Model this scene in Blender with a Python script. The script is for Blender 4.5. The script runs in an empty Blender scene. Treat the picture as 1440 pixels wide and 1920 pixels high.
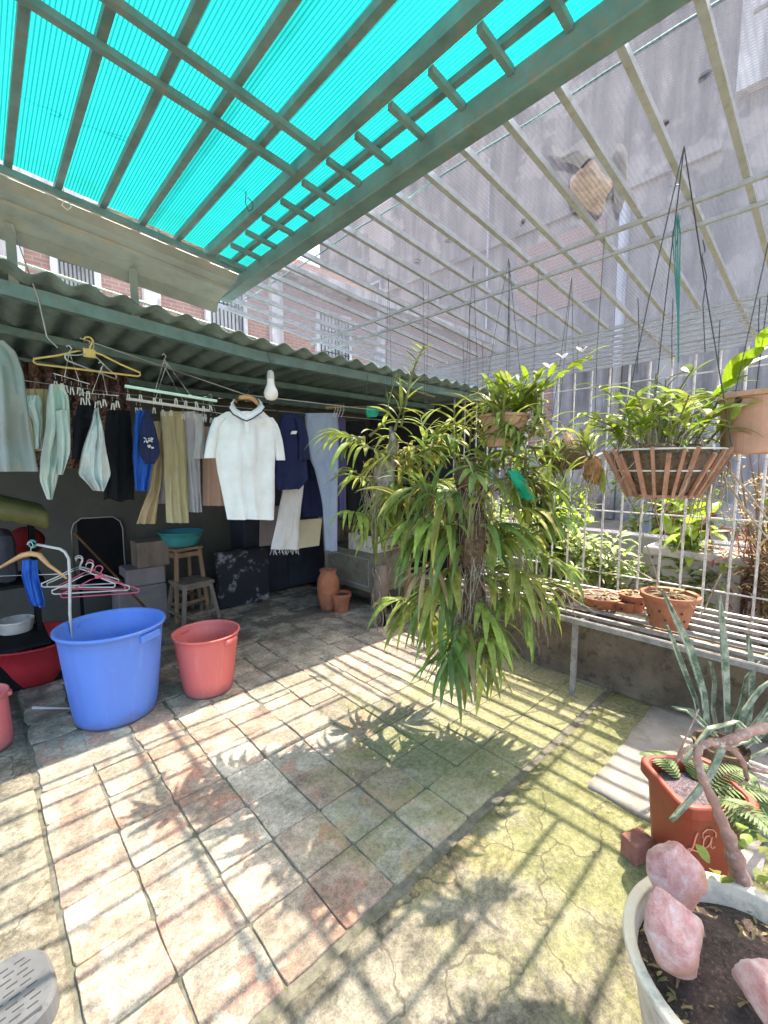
import bpy, bmesh, math, random
from mathutils import Vector, Matrix, noise
random.seed(7)
V = Vector; PI = math.pi; R = math.radians
scene = bpy.context.scene; COL = scene.collection

# ---------------------------------------------------------------- camera
F = 808.0; TH = R(46.8); PITCH = R(5.8); CAMZ = 1.5
cam_d = bpy.data.cameras.new("camera"); cam = bpy.data.objects.new("camera", cam_d); COL.objects.link(cam)
cam_d.sensor_fit = 'VERTICAL'; cam_d.sensor_height = 36; cam_d.lens = 36 * F / 1920
cam_d.clip_start = 0.02; cam_d.clip_end = 500
cam.location = (0, 0, CAMZ); cam.rotation_euler = (R(90) - PITCH, 0, TH - R(90))
scene.camera = cam
FWD = V((math.cos(TH) * math.cos(PITCH), math.sin(TH) * math.cos(PITCH), -math.sin(PITCH)))
RGT = V((math.sin(TH), -math.cos(TH), 0)); UPV = RGT.cross(FWD)
# ---------------------------------------------------------------- light
SUN_EL = R(57); LDIR = V((-0.646, -0.055, -1)).normalized()
w = bpy.data.worlds.new("World"); scene.world = w; w.use_nodes = True
nt = w.node_tree; bg = nt.nodes['Background']
sky = nt.nodes.new('ShaderNodeTexSky'); sky.sky_type = 'NISHITA'; sky.sun_disc = False
sky.sun_elevation = SUN_EL; sky.sun_rotation = R(85); sky.dust_density = 5; sky.air_density = 0.7; sky.ozone_density = 0.3
nt.links.new(sky.outputs[0], bg.inputs[0]); bg.inputs[1].default_value = 0.15
sd = bpy.data.lights.new("sun", 'SUN'); sd.energy = 3.45; sd.angle = R(0.5); sd.color = (1, 0.9, 0.77)
sun = bpy.data.objects.new("sun", sd); COL.objects.link(sun)
sun.rotation_euler = LDIR.to_track_quat('-Z', 'Y').to_euler(); sun.location = (8, 0, 12)
vs = scene.view_settings; vs.view_transform = 'Standard'; vs.look = 'None'; vs.gamma = 1; vs.use_curve_mapping = False
vs.exposure = 2.85
scene.render.engine = 'CYCLES'; scene.cycles.use_denoising = True
scene.cycles.max_bounces = 10; scene.cycles.transparent_max_bounces = 16; scene.cycles.transmission_bounces = 6
scene.cycles.sample_clamp_indirect = 6

# ---------------------------------------------------------------- helpers
def ray(u, v): return FWD + RGT * ((u - 720) / F) + UPV * ((960 - v) / F)
CAM = V((0, 0, CAMZ))
def pd(u, v, d): return CAM + ray(u, v) * d
def py(u, v, Y): r = ray(u, v); return CAM + r * (Y / r.y)
def px(u, v, X): r = ray(u, v); return CAM + r * (X / r.x)
def pz(u, v, Z): r = ray(u, v); return CAM + r * ((Z - CAMZ) / r.z)
def ROOF(X): return 2.68 - 0.0925 * (X - 1.35)
ORG = {}
def tag(o, label, cat, group=None):
    o['label'] = label; o['category'] = cat
    if group: o['group'] = group
    return o
def thing(name, label, cat, loc, group=None):
    o = bpy.data.objects.new(name, None); COL.objects.link(o); o.location = loc; o.empty_display_size = .05
    ORG[o.name] = V(loc); return tag(o, label, cat, group)
def struct(o): o['kind'] = 'structure'; return o
def basis(d):
    d = V(d).normalized(); a = V((0, 0, 1)) if abs(d.z) < .9 else V((1, 0, 0))
    s = d.cross(a).normalized(); return s, s.cross(d).normalized(), d
class MB:
    def __init__(s): s.v = []; s.f = []; s.c = []; s.usec = False; s.cur = (1, 1, 1)
    def add(s, vs, fs):
        n = len(s.v); s.v += [V(p) for p in vs]
        s.f += [tuple(i + n for i in f) for f in fs]; s.c += [s.cur] * len(fs); return s
    def box(s, c, size, rz=0, m=None):
        hx, hy, hz = [q / 2 for q in size]
        pts = [V((x, y, z)) for x in (-hx, hx) for y in (-hy, hy) for z in (-hz, hz)]
        if m is None: m = Matrix.Rotation(rz, 3, 'Z')
        return s.add([V(c) + m @ p for p in pts], [(0, 1, 3, 2), (4, 6, 7, 5), (0, 4, 5, 1), (2, 3, 7, 6), (0, 2, 6, 4), (1, 5, 7, 3)])
    def bb(s, a, b): a = V(a); b = V(b); return s.box((a + b) / 2, [abs(q) for q in (b - a)])
    def bar(s, a, b, wx, wz=None):
        a = V(a); b = V(b); sx, up, d = basis(b - a); wz = wz or wx
        m = Matrix((sx, d, up)).transposed()
        return s.box((a + b) / 2, (wx, (b - a).length, wz), m=m)
    def tube(s, pts, r, n=6, cap=True, flat=1.0):
        pts = [V(p) for p in pts]; rr = r if isinstance(r, (list, tuple)) else [r] * len(pts)
        rings = []; vs = []; fs = []; pre = None
        for i, p in enumerate(pts):
            d = pts[min(i + 1, len(pts) - 1)] - pts[max(i - 1, 0)]
            if d.length < 1e-7: d = V((0, 0, 1))
            d.normalize()
            if pre is None: a, b, _ = basis(d)
            else:
                a = pre - d * pre.dot(d)
                if a.length < 1e-5: a, b, _ = basis(d)
                a.normalize(); b = d.cross(a)
            pre = a
            for k in range(n):
                t = 2 * PI * k / n; vs.append(p + (a * math.cos(t) + b * math.sin(t) * flat) * rr[i])
        for i in range(len(pts) - 1):
            for k in range(n):
                k2 = (k + 1) % n; fs.append((i * n + k, i * n + k2, (i + 1) * n + k2, (i + 1) * n + k))
        if cap:
            fs.append(tuple(range(n - 1, -1, -1))); fs.append(tuple(range((len(pts) - 1) * n, len(pts) * n)))
        return s.add(vs, fs)
    def lathe(s, prof, c, n=32, sx=1, sy=1, fn=None, rot=None):
        vs = []; fs = []; c = V(c)
        for r, z in prof:
            for k in range(n):
                t = 2 * PI * k / n; q = fn(t, z) if fn else 1
                p = V((r * math.cos(t) * sx * q, r * math.sin(t) * sy * q, z))
                vs.append(c + (rot @ p if rot else p))
        for i in range(len(prof) - 1):
            for k in range(n):
                k2 = (k + 1) % n; fs.append((i * n + k, i * n + k2, (i + 1) * n + k2, (i + 1) * n + k))
        return s.add(vs, fs)
    def leaf(s, base, d, L, W, droop=.8, fold=.25, n=6, side=None, twist=0, tip=.6):
        d = V(d).normalized(); p = V(base); vs = []; fs = []
        sd = side or d.cross(V((0, 0, 1)))
        if sd.length < .05: sd = V((random.uniform(-1, 1), random.uniform(-1, 1), .1))
        sd.normalize()
        for i in range(n + 1):
            t = i / n; wd = W * .5 * min(1, (.45 + t * 2.5)) * (max(0, 1 - t) ** tip if t > .45 else (1 - t * .15)) * (1 if t < .45 else 1.25)
            if i == n: wd = .0015
            sd = (sd - d * sd.dot(d)).normalized(); nrm = sd.cross(d)
            if twist: sd = (sd + nrm * twist / n).normalized()
            vs += [p - sd * wd + nrm * wd * fold, p, p + sd * wd + nrm * wd * fold]
            p = p + d * (L / n); d = (d + V((0, 0, -droop / n))).normalized()
        for i in range(n):
            a = i * 3; fs += [(a, a + 1, a + 4, a + 3), (a + 1, a + 2, a + 5, a + 4)]
        return s.add(vs, fs)
    def oval(s, base, d, L, W, droop=.6, fold=.2, n=5):
        d = V(d).normalized(); p = V(base); vs = []; fs = []
        sd = d.cross(V((random.uniform(-.4, .4), random.uniform(-.4, .4), 1))); sd.normalize()
        for i in range(n + 1):
            t = i / n; wd = W * .5 * math.sin(PI * min(1, t * .93 + .04)) ** .8
            nrm = sd.cross(d)
            vs += [p - sd * wd + nrm * wd * fold, p, p + sd * wd + nrm * wd * fold]
            p = p + d * (L / n); d = (d + V((0, 0, -droop / n))).normalized(); sd = (sd - d * sd.dot(d)).normalized()
        for i in range(n):
            a = i * 3; fs += [(a, a + 1, a + 4, a + 3), (a + 1, a + 2, a + 5, a + 4)]
        return s.add(vs, fs)
    def build(s, name, mat, parent=None, smooth=False, org=None, bevel=0, solid=0, subd=0):
        o0 = ORG[parent.name] if parent else (V(org) if org is not None else V((0, 0, 0)))
        me = bpy.data.meshes.new(name); me.from_pydata([p - o0 for p in s.v], [], s.f)
        if any(c != (1, 1, 1) for c in s.c):
            at = me.color_attributes.new("col", 'FLOAT_COLOR', 'CORNER'); k = 0
            for fi, f in enumerate(s.f):
                for _ in f: at.data[k].color = (*s.c[fi], 1); k += 1
        me.materials.append(mat)
        if smooth: me.polygons.foreach_set('use_smooth', [True] * len(me.polygons))
        me.update()
        o = bpy.data.objects.new(name, me); COL.objects.link(o)
        ORG[o.name] = o0
        if parent: o.parent = parent
        else: o.location = o0
        if solid:
            m = o.modifiers.new('solid', 'SOLIDIFY'); m.thickness = solid; m.offset = 0
        if subd:
            m = o.modifiers.new('sub', 'SUBSURF'); m.levels = subd; m.render_levels = subd
        if bevel:
            m = o.modifiers.new('bevel', 'BEVEL'); m.width = bevel; m.segments = 2; m.limit_method = 'ANGLE'
        return o
def copy_tree(o, loc, label=None, rz=0):
    def cp(x, par):
        c = x.copy(); COL.objects.link(c)
        if par: c.parent = par
        for ch in x.children: cp(ch, c)
        return c
    c = cp(o, None); c.location = loc; c.rotation_euler = (0, 0, rz)
    ORG[c.name] = V(loc)
    if label: c['label'] = label
    return c

# ---------------------------------------------------------------- materials
def node(nt, t, **k):
    n = nt.nodes.new('ShaderNode' + t)
    for a, b in k.items(): setattr(n, a, b)
    return n
def ramp(nt, fac, stops):
    r = node(nt, 'ValToRGB'); e = r.color_ramp.elements
    while len(e) < len(stops): e.new(.5)
    for i, (p, c) in enumerate(stops):
        e[i].position = p; e[i].color = (*c, 1) if len(c) == 3 else c
    nt.links.new(fac, r.inputs[0]); return r.outputs[0]
def noisetex(nt, scale, detail=4, rough=.6, coord='Object', stretch=None):
    tc = node(nt, 'TexCoord'); n = node(nt, 'TexNoise'); n.inputs['Scale'].default_value = scale
    n.inputs['Detail'].default_value = detail; n.inputs['Roughness'].default_value = rough
    src = tc.outputs[coord]
    if stretch:
        mp = node(nt, 'Mapping'); mp.inputs['Scale'].default_value = stretch; nt.links.new(src, mp.inputs[0]); src = mp.outputs[0]
    nt.links.new(src, n.inputs['Vector']); return n.outputs['Fac']
def mixc(nt, fac, a, b, mode='MIX'):
    m = node(nt, 'Mix', data_type='RGBA', blend_type=mode)
    for sock, val in ((m.inputs[0], fac), (m.inputs[6], a), (m.inputs[7], b)):
        if isinstance(val, (int, float)): sock.default_value = val
        elif isinstance(val, tuple): sock.default_value = (*val, 1)
        else: nt.links.new(val, sock)
    return m.outputs[2]
def math_(nt, op, a, b=None, clamp=False):
    m = node(nt, 'Math', operation=op, use_clamp=clamp)
    for i, q in enumerate((a, b)):
        if q is None: continue
        if isinstance(q, (int, float)): m.inputs[i].default_value = q
        else: nt.links.new(q, m.inputs[i])
    return m.outputs[0]
def bumpn(nt, h, strength=.3, dist=.01):
    b = node(nt, 'Bump'); b.inputs['Strength'].default_value = strength; b.inputs['Distance'].default_value = dist
    nt.links.new(h, b.inputs['Height']); return b.outputs[0]
def new(name):
    m = bpy.data.materials.new(name); m.use_nodes = True; nt = m.node_tree
    return m, nt, nt.nodes['Principled BSDF'], nt.nodes['Material Output']
def M(name, col, rough=.6, var=.2, scale=6, bump=.0, bscale=80, metal=0, spec=.4, col2=None, trans=0, dirt=None, stretch=None, island=0):
    m, nt, b, out = new(name)
    f = noisetex(nt, scale, 6, .65, stretch=stretch)
    c2 = col2 or tuple(min(1, q * (1 + var)) for q in col); c1 = tuple(q * (1 - var) for q in col)
    c = ramp(nt, f, [(.32, c1), (.68, c2)])
    if dirt:
        f2 = noisetex(nt, scale * 2.7, 8, .7)
        g = ramp(nt, f2, [(.52, (0, 0, 0)), (.68, (1, 1, 1))]); c = mixc(nt, g, c, dirt)
    if island:
        g = node(nt, 'NewGeometry'); h = node(nt, 'HueSaturation')
        nt.links.new(c, h.inputs['Color'])
        mr = node(nt, 'MapRange'); mr.inputs[3].default_value = 1 - island; mr.inputs[4].default_value = 1 + island
        nt.links.new(g.outputs['Random Per Island'], mr.inputs[0]); nt.links.new(mr.outputs[0], h.inputs['Value'])
        mr2 = node(nt, 'MapRange'); mr2.inputs[3].default_value = .5 - .03 * island * 2; mr2.inputs[4].default_value = .5 + .02 * island
        nt.links.new(math_(nt, 'FRACT', math_(nt, 'MULTIPLY', g.outputs['Random Per Island'], 7.31)), mr2.inputs[0]); nt.links.new(mr2.outputs[0], h.inputs['Hue'])
        c = h.outputs[0]
    nt.links.new(c, b.inputs['Base Color'])
    b.inputs['Roughness'].default_value = rough; b.inputs['Metallic'].default_value = metal; b.inputs['Specular IOR Level'].default_value = spec
    if bump:
        nt.links.new(bumpn(nt, noisetex(nt, bscale, 6, .7, stretch=stretch), bump), b.inputs['Normal'])
    if trans:
        t = node(nt, 'BsdfTranslucent'); nt.links.new(c, t.inputs[0]); mx = node(nt, 'MixShader'); mx.inputs[0].default_value = trans
        nt.links.new(b.outputs[0], mx.inputs[1]); nt.links.new(t.outputs[0], mx.inputs[2]); nt.links.new(mx.outputs[0], out.inputs[0])
    return m
MT = {}
MT['green_steel'] = M('painted_steel', (.125, .22, .225), .45, .25, 9, .15, 40, dirt=(.22, .2, .17))
MT['galv'] = M('galvanised_pipe', (.37, .4, .435), .42, .15, 14, .1, 50, metal=.1, dirt=(.29, .27, .26))
MT['fence'] = M('fence_steel', (.62, .62, .61), .42, .2, 14, .1, 50, metal=.2, dirt=(.28, .2, .14))
MT['pipe_white'] = M('white_pipe', (.7, .68, .62), .4, .1, 8, dirt=(.45, .38, .28))
MT['flash'] = M('sheet_metal', (.27, .3, .285), .5, .25, 3, .1, 30, dirt=(.33, .31, .25))
MT['fibro'] = M('fibre_cement', (.13, .19, .185), .85, .25, 5, .3, 90, dirt=(.1, .14, .135))
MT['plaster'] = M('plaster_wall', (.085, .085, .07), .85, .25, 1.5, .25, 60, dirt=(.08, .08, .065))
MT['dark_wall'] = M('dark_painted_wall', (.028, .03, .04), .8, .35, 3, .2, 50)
MT['low_wall'] = M('mossy_plaster', (.16, .125, .085), .9, .35, 4, .5, 60, dirt=(.06, .05, .03))
MT['conc'] = M('grey_concrete', (.38, .36, .33), .9, .2, 2, .3, 50, dirt=(.2, .19, .17))
MT['wood'] = M('stool_wood', (.24, .15, .08), .6, .3, 8, .2, 60, stretch=(1, 1, .2))
MT['wood_old'] = M('weathered_wood', (.2, .155, .115), .75, .3, 10, .4, 50, stretch=(1, 1, .2))
MT['terra'] = M('terracotta', (.42, .15, .07), .75, .25, 9, .3, 70, dirt=(.3, .2, .13))
MT['terra_pale'] = M('pale_terracotta', (.52, .29, .2), .75, .2, 5, .25, 70, dirt=(.4, .26, .19))
MT['soil'] = M('potting_soil', (.07, .05, .04), .95, .5, 40, .8, 120, dirt=(.2, .13, .1))
MT['bark'] = M('bark', (.2, .14, .1), .9, .4, 14, .8, 60, stretch=(1, 1, .3))
MT['root'] = M('dry_root', (.33, .28, .2), .9, .3, 20, .4, 80)
MT['fibre'] = M('coconut_fibre', (.13, .085, .05), .95, .5, 30, .8, 120, dirt=(.25, .18, .11))
MT['rod'] = M('basket_wood', (.32, .16, .1), .7, .35, 12, .3, 60, dirt=(.36, .28, .2))
MT['wire_dark'] = M('dark_wire', (.05, .06, .06), .5, .2)
MT['wire_teal'] = M('teal_cord', (.03, .2, .18), .6, .2)
MT['rope'] = M('line_cord', (.35, .36, .33), .6, .2)
MT['leaf'] = M('orchid_leaf', (.25, .345, .065), .52, .4, 16, trans=.4, island=.5, spec=.4, dirt=(.3, .29, .1))
MT['leaf_yel'] = M('yellow_green_leaf', (.34, .38, .08), .5, .4, 14, trans=.42, island=.45, dirt=(.42, .33, .12))
MT['leaf_dark'] = M('dark_strap_leaf', (.16, .26, .06), .45, .35, 9, trans=.3, island=.3, spec=.5)
MT['leaf_lime'] = M('lime_leaf', (.22, .34, .02), .42, .3, 9, trans=.5, island=.25)
MT['leaf_dry'] = M('dry_leaf', (.34, .27, .13), .8, .35, 9, trans=.3, island=.3)
MT['leaf_bg'] = M('garden_leaf', (.2, .28, .07), .5, .4, 4, trans=.45, island=.45)
MT['leaf_red'] = M('reddish_leaf', (.3, .1, .06), .6, .4, 6, trans=.3, island=.4)
MT['fern'] = M('fern_leaf', (.17, .25, .08), .5, .3, 9, trans=.3, island=.25)
MT['petal'] = M('white_petal', (.8, .8, .78), .5, .05, trans=.3)
MT['blue'] = M('blue_plastic', (.12, .25, .78), .5, .12, 3, .08, 30, spec=.4, dirt=(.15, .285, .78), trans=.12, stretch=(1, 1, .22))
MT['red_bin'] = M('red_plastic', (.74, .17, .15), .5, .12, 3, .08, 30, dirt=(.73, .21, .19), trans=.12, stretch=(1, 1, .22))
MT['red_tub'] = M('deep_red_plastic', (.45, .03, .04), .4, .15, 3)
MT['red_pot'] = M('red_pot_plastic', (.3, .055, .03), .45, .2, 5, .08, 60, dirt=(.24, .07, .045))
MT['scratch'] = M('pale_scratch', (.75, .33, .2), .7, .1)
MT['bowl'] = M('cream_basin', (.76, .66, .5), .5, .15, 4, .1, 60, dirt=(.4, .37, .3))
MT['teal_basin'] = M('teal_plastic', (.06, .3, .3), .4, .1)
MT['white_pl'] = M('white_plastic', (.62, .63, .6), .45, .08, dirt=(.5, .5, .46))
MT['foam'] = M('foam_box', (.6, .58, .52), .8, .12, 5, .2, 80, dirt=(.35, .32, .26))
MT['grey_box'] = M('grey_box', (.22, .19, .18), .7, .2, 4)
MT['black'] = M('black_vinyl', (.01, .01, .011), .8, .3, spec=.1)
MT['trim'] = M('pale_trim', (.3, .28, .27), .5, .1)
MT['cab'] = M('cabinet_paint', (.19, .18, .13), .5, .2, 4, dirt=(.1, .09, .07))
MT['wood_pale'] = M('hanger_wood', (.55, .32, .14), .5, .2, 10, stretch=(.3, 1, 1))
MT['yellow'] = M('yellow_plastic', (.6, .42, .13), .45, .15)
MT['wire_white'] = M('white_coated_wire', (.55, .54, .5), .4, .1)
MT['wire_pink'] = M('pink_coated_wire', (.55, .1, .16), .4, .15)
MT['bulb'] = M('bulb_plastic', (.75, .76, .74), .3, .03)
MT['socket'] = M('bulb_collar', (.5, .52, .5), .4, .05)
MT['mint_bar'] = M('pale_green_bar', (.55, .78, .66), .4, .06)
MT['plastic_slot'] = M('worn_grey_plastic', (.13, .13, .132), .6, .12, 10, .15, 60, dirt=(.09, .09, .09))
MT['slot_dark'] = M('slot_dark', (.05, .05, .05), .8, .1)
MT['cane'] = M('orchid_cane', (.16, .16, .07), .6, .3, 10)
MT['blue_post'] = M('pale_blue_post', (.4, .47, .62), .6, .1)
MT['green_net'] = M('green_mesh_rag', (.02, .5, .33), .6, .15, trans=.4)
MT['stick'] = M('brown_stick', (.2, .1, .05), .7, .3, 10)
def fabric(name, col, var=.08, dirt=None, trans=.12):
    return M('fabric_' + name, col, .85, var, 6, .55, 16, spec=.15, trans=trans, dirt=dirt)
for n_, c_ in dict(white=(.82, .86, .87), grey=(.31, .34, .33), aqua=(.52, .62, .57), paleaqua=(.6, .66, .66), black=(.012, .014, .018),
        navy=(.022, .03, .085), royal=(.03, .12, .5), beige=(.42, .33, .19), khaki=(.46, .4, .24), lilac=(.46, .44, .47),
        palegrey=(.6, .6, .6), peach=(.55, .38, .29), jean=(.3, .37, .5), jeangrey=(.38, .4, .45), cream=(.6, .56, .4), violet=(.09, .085, .2)).items():
    MT['f_' + n_] = fabric(n_, c_)

def bin_mat(name, col, pale):
    m, nt, b, out = new(name); tc = node(nt, 'TexCoord'); sep = node(nt, 'SeparateXYZ'); nt.links.new(tc.outputs['Object'], sep.inputs[0])
    c = ramp(nt, noisetex(nt, 3, 6, .6, stretch=(1, 1, .3)), [(.3, tuple(q * .88 for q in col)), (.7, tuple(min(1, q * 1.1) for q in col))])
    scr = ramp(nt, noisetex(nt, 14, 6, .8, stretch=(1, 1, 7)), [(.6, (0, 0, 0)), (.72, (1, 1, 1))]); c = mixc(nt, math_(nt, 'MULTIPLY', scr, .3), c, pale)
    drip = ramp(nt, noisetex(nt, 20, 5, .7, stretch=(1, 1, .08)), [(.56, (0, 0, 0)), (.7, (1, 1, 1))]); c = mixc(nt, math_(nt, 'MULTIPLY', drip, .22), c, pale)
    gz = node(nt, 'MapRange'); gz.inputs[1].default_value = .16; gz.inputs[2].default_value = .0; nt.links.new(sep.outputs[2], gz.inputs[0])
    gr = ramp(nt, math_(nt, 'ADD', math_(nt, 'MULTIPLY', gz.outputs[0], .45), math_(nt, 'MULTIPLY', noisetex(nt, 16, 8, .75), .6)), [(.52, (0, 0, 0)), (.78, (1, 1, 1))]); c = mixc(nt, math_(nt, 'MULTIPLY', gr, .6), c, (.16, .15, .13))
    nt.links.new(c, b.inputs['Base Color']); b.inputs['Roughness'].default_value = .5
    nt.links.new(bumpn(nt, noisetex(nt, 60, 4, .6), .06), b.inputs['Normal'])
    t = node(nt, 'BsdfTranslucent'); nt.links.new(c, t.inputs[0]); mx = node(nt, 'MixShader'); mx.inputs[0].default_value = .12
    nt.links.new(b.outputs[0], mx.inputs[1]); nt.links.new(t.outputs[0], mx.inputs[2]); nt.links.new(mx.outputs[0], out.inputs[0]); return m
MT['blue'] = bin_mat('blue_plastic', (.13, .27, .76), (.4, .5, .8)); MT['red_bin'] = bin_mat('red_plastic', (.74, .18, .16), (.8, .42, .38))
def rock_mat():
    m, nt, b, out = new('pink_rock')
    f = noisetex(nt, 16, 12, .78); c = ramp(nt, f, [(.32, (.55, .22, .18)), (.48, (.78, .46, .41)), (.6, (.9, .74, .69))])
    f2 = noisetex(nt, 5, 3); g = ramp(nt, f2, [(.55, (0, 0, 0)), (.7, (1, 1, 1))]); c = mixc(nt, g, c, (.62, .27, .12))
    nt.links.new(c, b.inputs['Base Color']); b.inputs['Roughness'].default_value = .45
    b.inputs['Subsurface Weight'].default_value = .55; b.inputs['Subsurface Radius'].default_value = (.03, .012, .01); b.inputs['Subsurface Scale'].default_value = 1.5
    nt.links.new(bumpn(nt, noisetex(nt, 30, 12, .8), .9, .03), b.inputs['Normal']); return m
MT['rock'] = rock_mat()

def floor_mat(name, tiles):
    m, nt, b, out = new(name)
    tc = node(nt, 'TexCoord'); sep = node(nt, 'SeparateXYZ'); nt.links.new(tc.outputs['Object'], sep.inputs[0])
    fine = noisetex(nt, 45, 10, .75); mid = noisetex(nt, 7, 8, .7); big = noisetex(nt, 2.2, 5, .6)
    if tiles:
        at = node(nt, 'VertexColor', layer_name='col'); c = at.outputs[0]
        vo = node(nt, 'TexVoronoi'); vo.inputs['Scale'].default_value = 11; vd = node(nt, 'VectorMath', operation='ADD'); vq = node(nt, 'TexNoise'); vq.inputs['Scale'].default_value = 22; vs_ = node(nt, 'VectorMath', operation='SCALE'); vs_.inputs['Scale'].default_value = .05; nt.links.new(tc.outputs['Object'], vq.inputs['Vector']); nt.links.new(vq.outputs['Color'], vs_.inputs[0]); nt.links.new(tc.outputs['Object'], vd.inputs[0]); nt.links.new(vs_.outputs[0], vd.inputs[1]); nt.links.new(vd.outputs[0], vo.inputs['Vector'])
        sc_ = node(nt, 'SeparateColor'); nt.links.new(vo.outputs['Color'], sc_.inputs[0])
        pk = ramp(nt, sc_.outputs[0], [(.6, (0, 0, 0)), (.64, (1, 1, 1))]); pk.node.color_ramp.interpolation = 'LINEAR'
        side = node(nt, 'MapRange'); side.inputs[1].default_value = .9; side.inputs[2].default_value = 1.7; side.inputs[3].default_value = 1; side.inputs[4].default_value = .25
        nt.links.new(sep.outputs[0], side.inputs[0])
        pkf = math_(nt, 'MULTIPLY', math_(nt, 'MULTIPLY', pk, side.outputs[0]), ramp(nt, mid, [(.38, (.05, .05, .05)), (.6, (.55, .55, .55))]))
        c = mixc(nt, pkf, c, (.52, .2, .13))
        wt = ramp(nt, sc_.outputs[1], [(.62, (0, 0, 0)), (.68, (1, 1, 1))]); c = mixc(nt, math_(nt, 'MULTIPLY', wt, .35), c, (.6, .54, .46))
    else:
        c = ramp(nt, mid, [(.3, (.22, .2, .165)), (.52, (.36, .33, .27)), (.75, (.46, .42, .34))])
        pt = ramp(nt, noisetex(nt, 1.7, 3, .5), [(.6, (0, 0, 0)), (.63, (1, 1, 1))]); c = mixc(nt, math_(nt, 'MULTIPLY', pt, .5), c, (.44, .29, .21))
    c = mixc(nt, .7, c, ramp(nt, fine, [(.32, (.3, .3, .28)), (.6, (1.15, 1.13, 1.08))]), 'MULTIPLY')
    c = mixc(nt, .7, c, ramp(nt, mid, [(.36, (.4, .4, .37)), (.58, (1.12, 1.1, 1.06))]), 'MULTIPLY'); c = mixc(nt, .6, c, ramp(nt, noisetex(nt, 1.6, 7, .7), [(.4, (.55, .55, .52)), (.6, (1.08, 1.06, 1.03))]), 'MULTIPLY')
    # moss: the damp side of the yard (east and south), ragged patches
    mx = node(nt, 'MapRange'); mx.inputs[1].default_value = .5; mx.inputs[2].default_value = 1.7; nt.links.new(sep.outputs[0], mx.inputs[0])
    my = node(nt, 'MapRange'); my.inputs[1].default_value = 2.6; my.inputs[2].default_value = 1.3; nt.links.new(sep.outputs[1], my.inputs[0])
    ms = math_(nt, 'ADD', math_(nt, 'MULTIPLY', math_(nt, 'MULTIPLY', mx.outputs[0], my.outputs[0]), .34), math_(nt, 'ADD', math_(nt, 'MULTIPLY', noisetex(nt, 3.4, 7, .7), .78), math_(nt, 'MULTIPLY', fine, .34)))
    mk = ramp(nt, ms, [(.67, (0, 0, 0)), (.86, (1, 1, 1))])
    c = mixc(nt, math_(nt, 'MULTIPLY', mk, .66), c, ramp(nt, fine, [(.3, (.11, .12, .035)), (.7, (.335, .35, .12))]))
    if not tiles:
        wv = node(nt, 'TexVoronoi', feature='DISTANCE_TO_EDGE'); wv.inputs['Scale'].default_value = 1.5
        va = node(nt, 'VectorMath', operation='ADD'); nz_ = node(nt, 'TexNoise'); nz_.inputs['Scale'].default_value = 4; nz_.inputs['Detail'].default_value = 8
        vm = node(nt, 'VectorMath', operation='SCALE'); vm.inputs['Scale'].default_value = .5; nt.links.new(tc.outputs['Object'], nz_.inputs['Vector']); nt.links.new(nz_.outputs['Color'], vm.inputs[0]); nt.links.new(tc.outputs['Object'], va.inputs[0]); nt.links.new(vm.outputs[0], va.inputs[1]); nt.links.new(va.outputs[0], wv.inputs['Vector'])
        c = mixc(nt, ramp(nt, wv.outputs['Distance'], [(.004, (.75, .75, .75)), (.011, (0, 0, 0))]), c, (.1, .085, .06))
    gr = noisetex(nt, 170, 4, .8); c = mixc(nt, .6, c, ramp(nt, gr, [(.36, (.5, .48, .45)), (.5, (1, 1, 1)), (.66, (1.3, 1.28, 1.22))]), 'MULTIPLY')
    # damp stains towards the shed
    dy = node(nt, 'MapRange'); dy.inputs[1].default_value = 2.5; dy.inputs[2].default_value = 3.6; nt.links.new(sep.outputs[1], dy.inputs[0])
    dm = ramp(nt, math_(nt, 'ADD', math_(nt, 'MULTIPLY', noisetex(nt, 2.6, 6, .65), 1.0), math_(nt, 'MULTIPLY', dy.outputs[0], .1)), [(.56, (0, 0, 0)), (.62, (1, 1, 1))])
    dk = math_(nt, 'MULTIPLY', math_(nt, 'MULTIPLY', dm, dy.outputs[0]), .6)
    c = mixc(nt, dk, c, (.07, .055, .045))
    nt.links.new(c, b.inputs['Base Color'])
    rg = node(nt, 'MapRange'); rg.inputs[3].default_value = .88; rg.inputs[4].default_value = .45; nt.links.new(dk, rg.inputs[0]); nt.links.new(rg.outputs[0], b.inputs['Roughness'])
    b.inputs['Specular IOR Level'].default_value = .3
    h = math_(nt, 'ADD', fine, math_(nt, 'MULTIPLY', mid, 1.5)); nt.links.new(bumpn(nt, h, .6, .012), b.inputs['Normal']); return m
MT['tile'] = floor_mat('paving_tile', True); MT['cement'] = floor_mat('mossy_cement', False)
MT['joint'] = M('paving_joint', (.17, .155, .12), .95, .4, 20, .6, 90, dirt=(.1, .12, .03))

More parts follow.
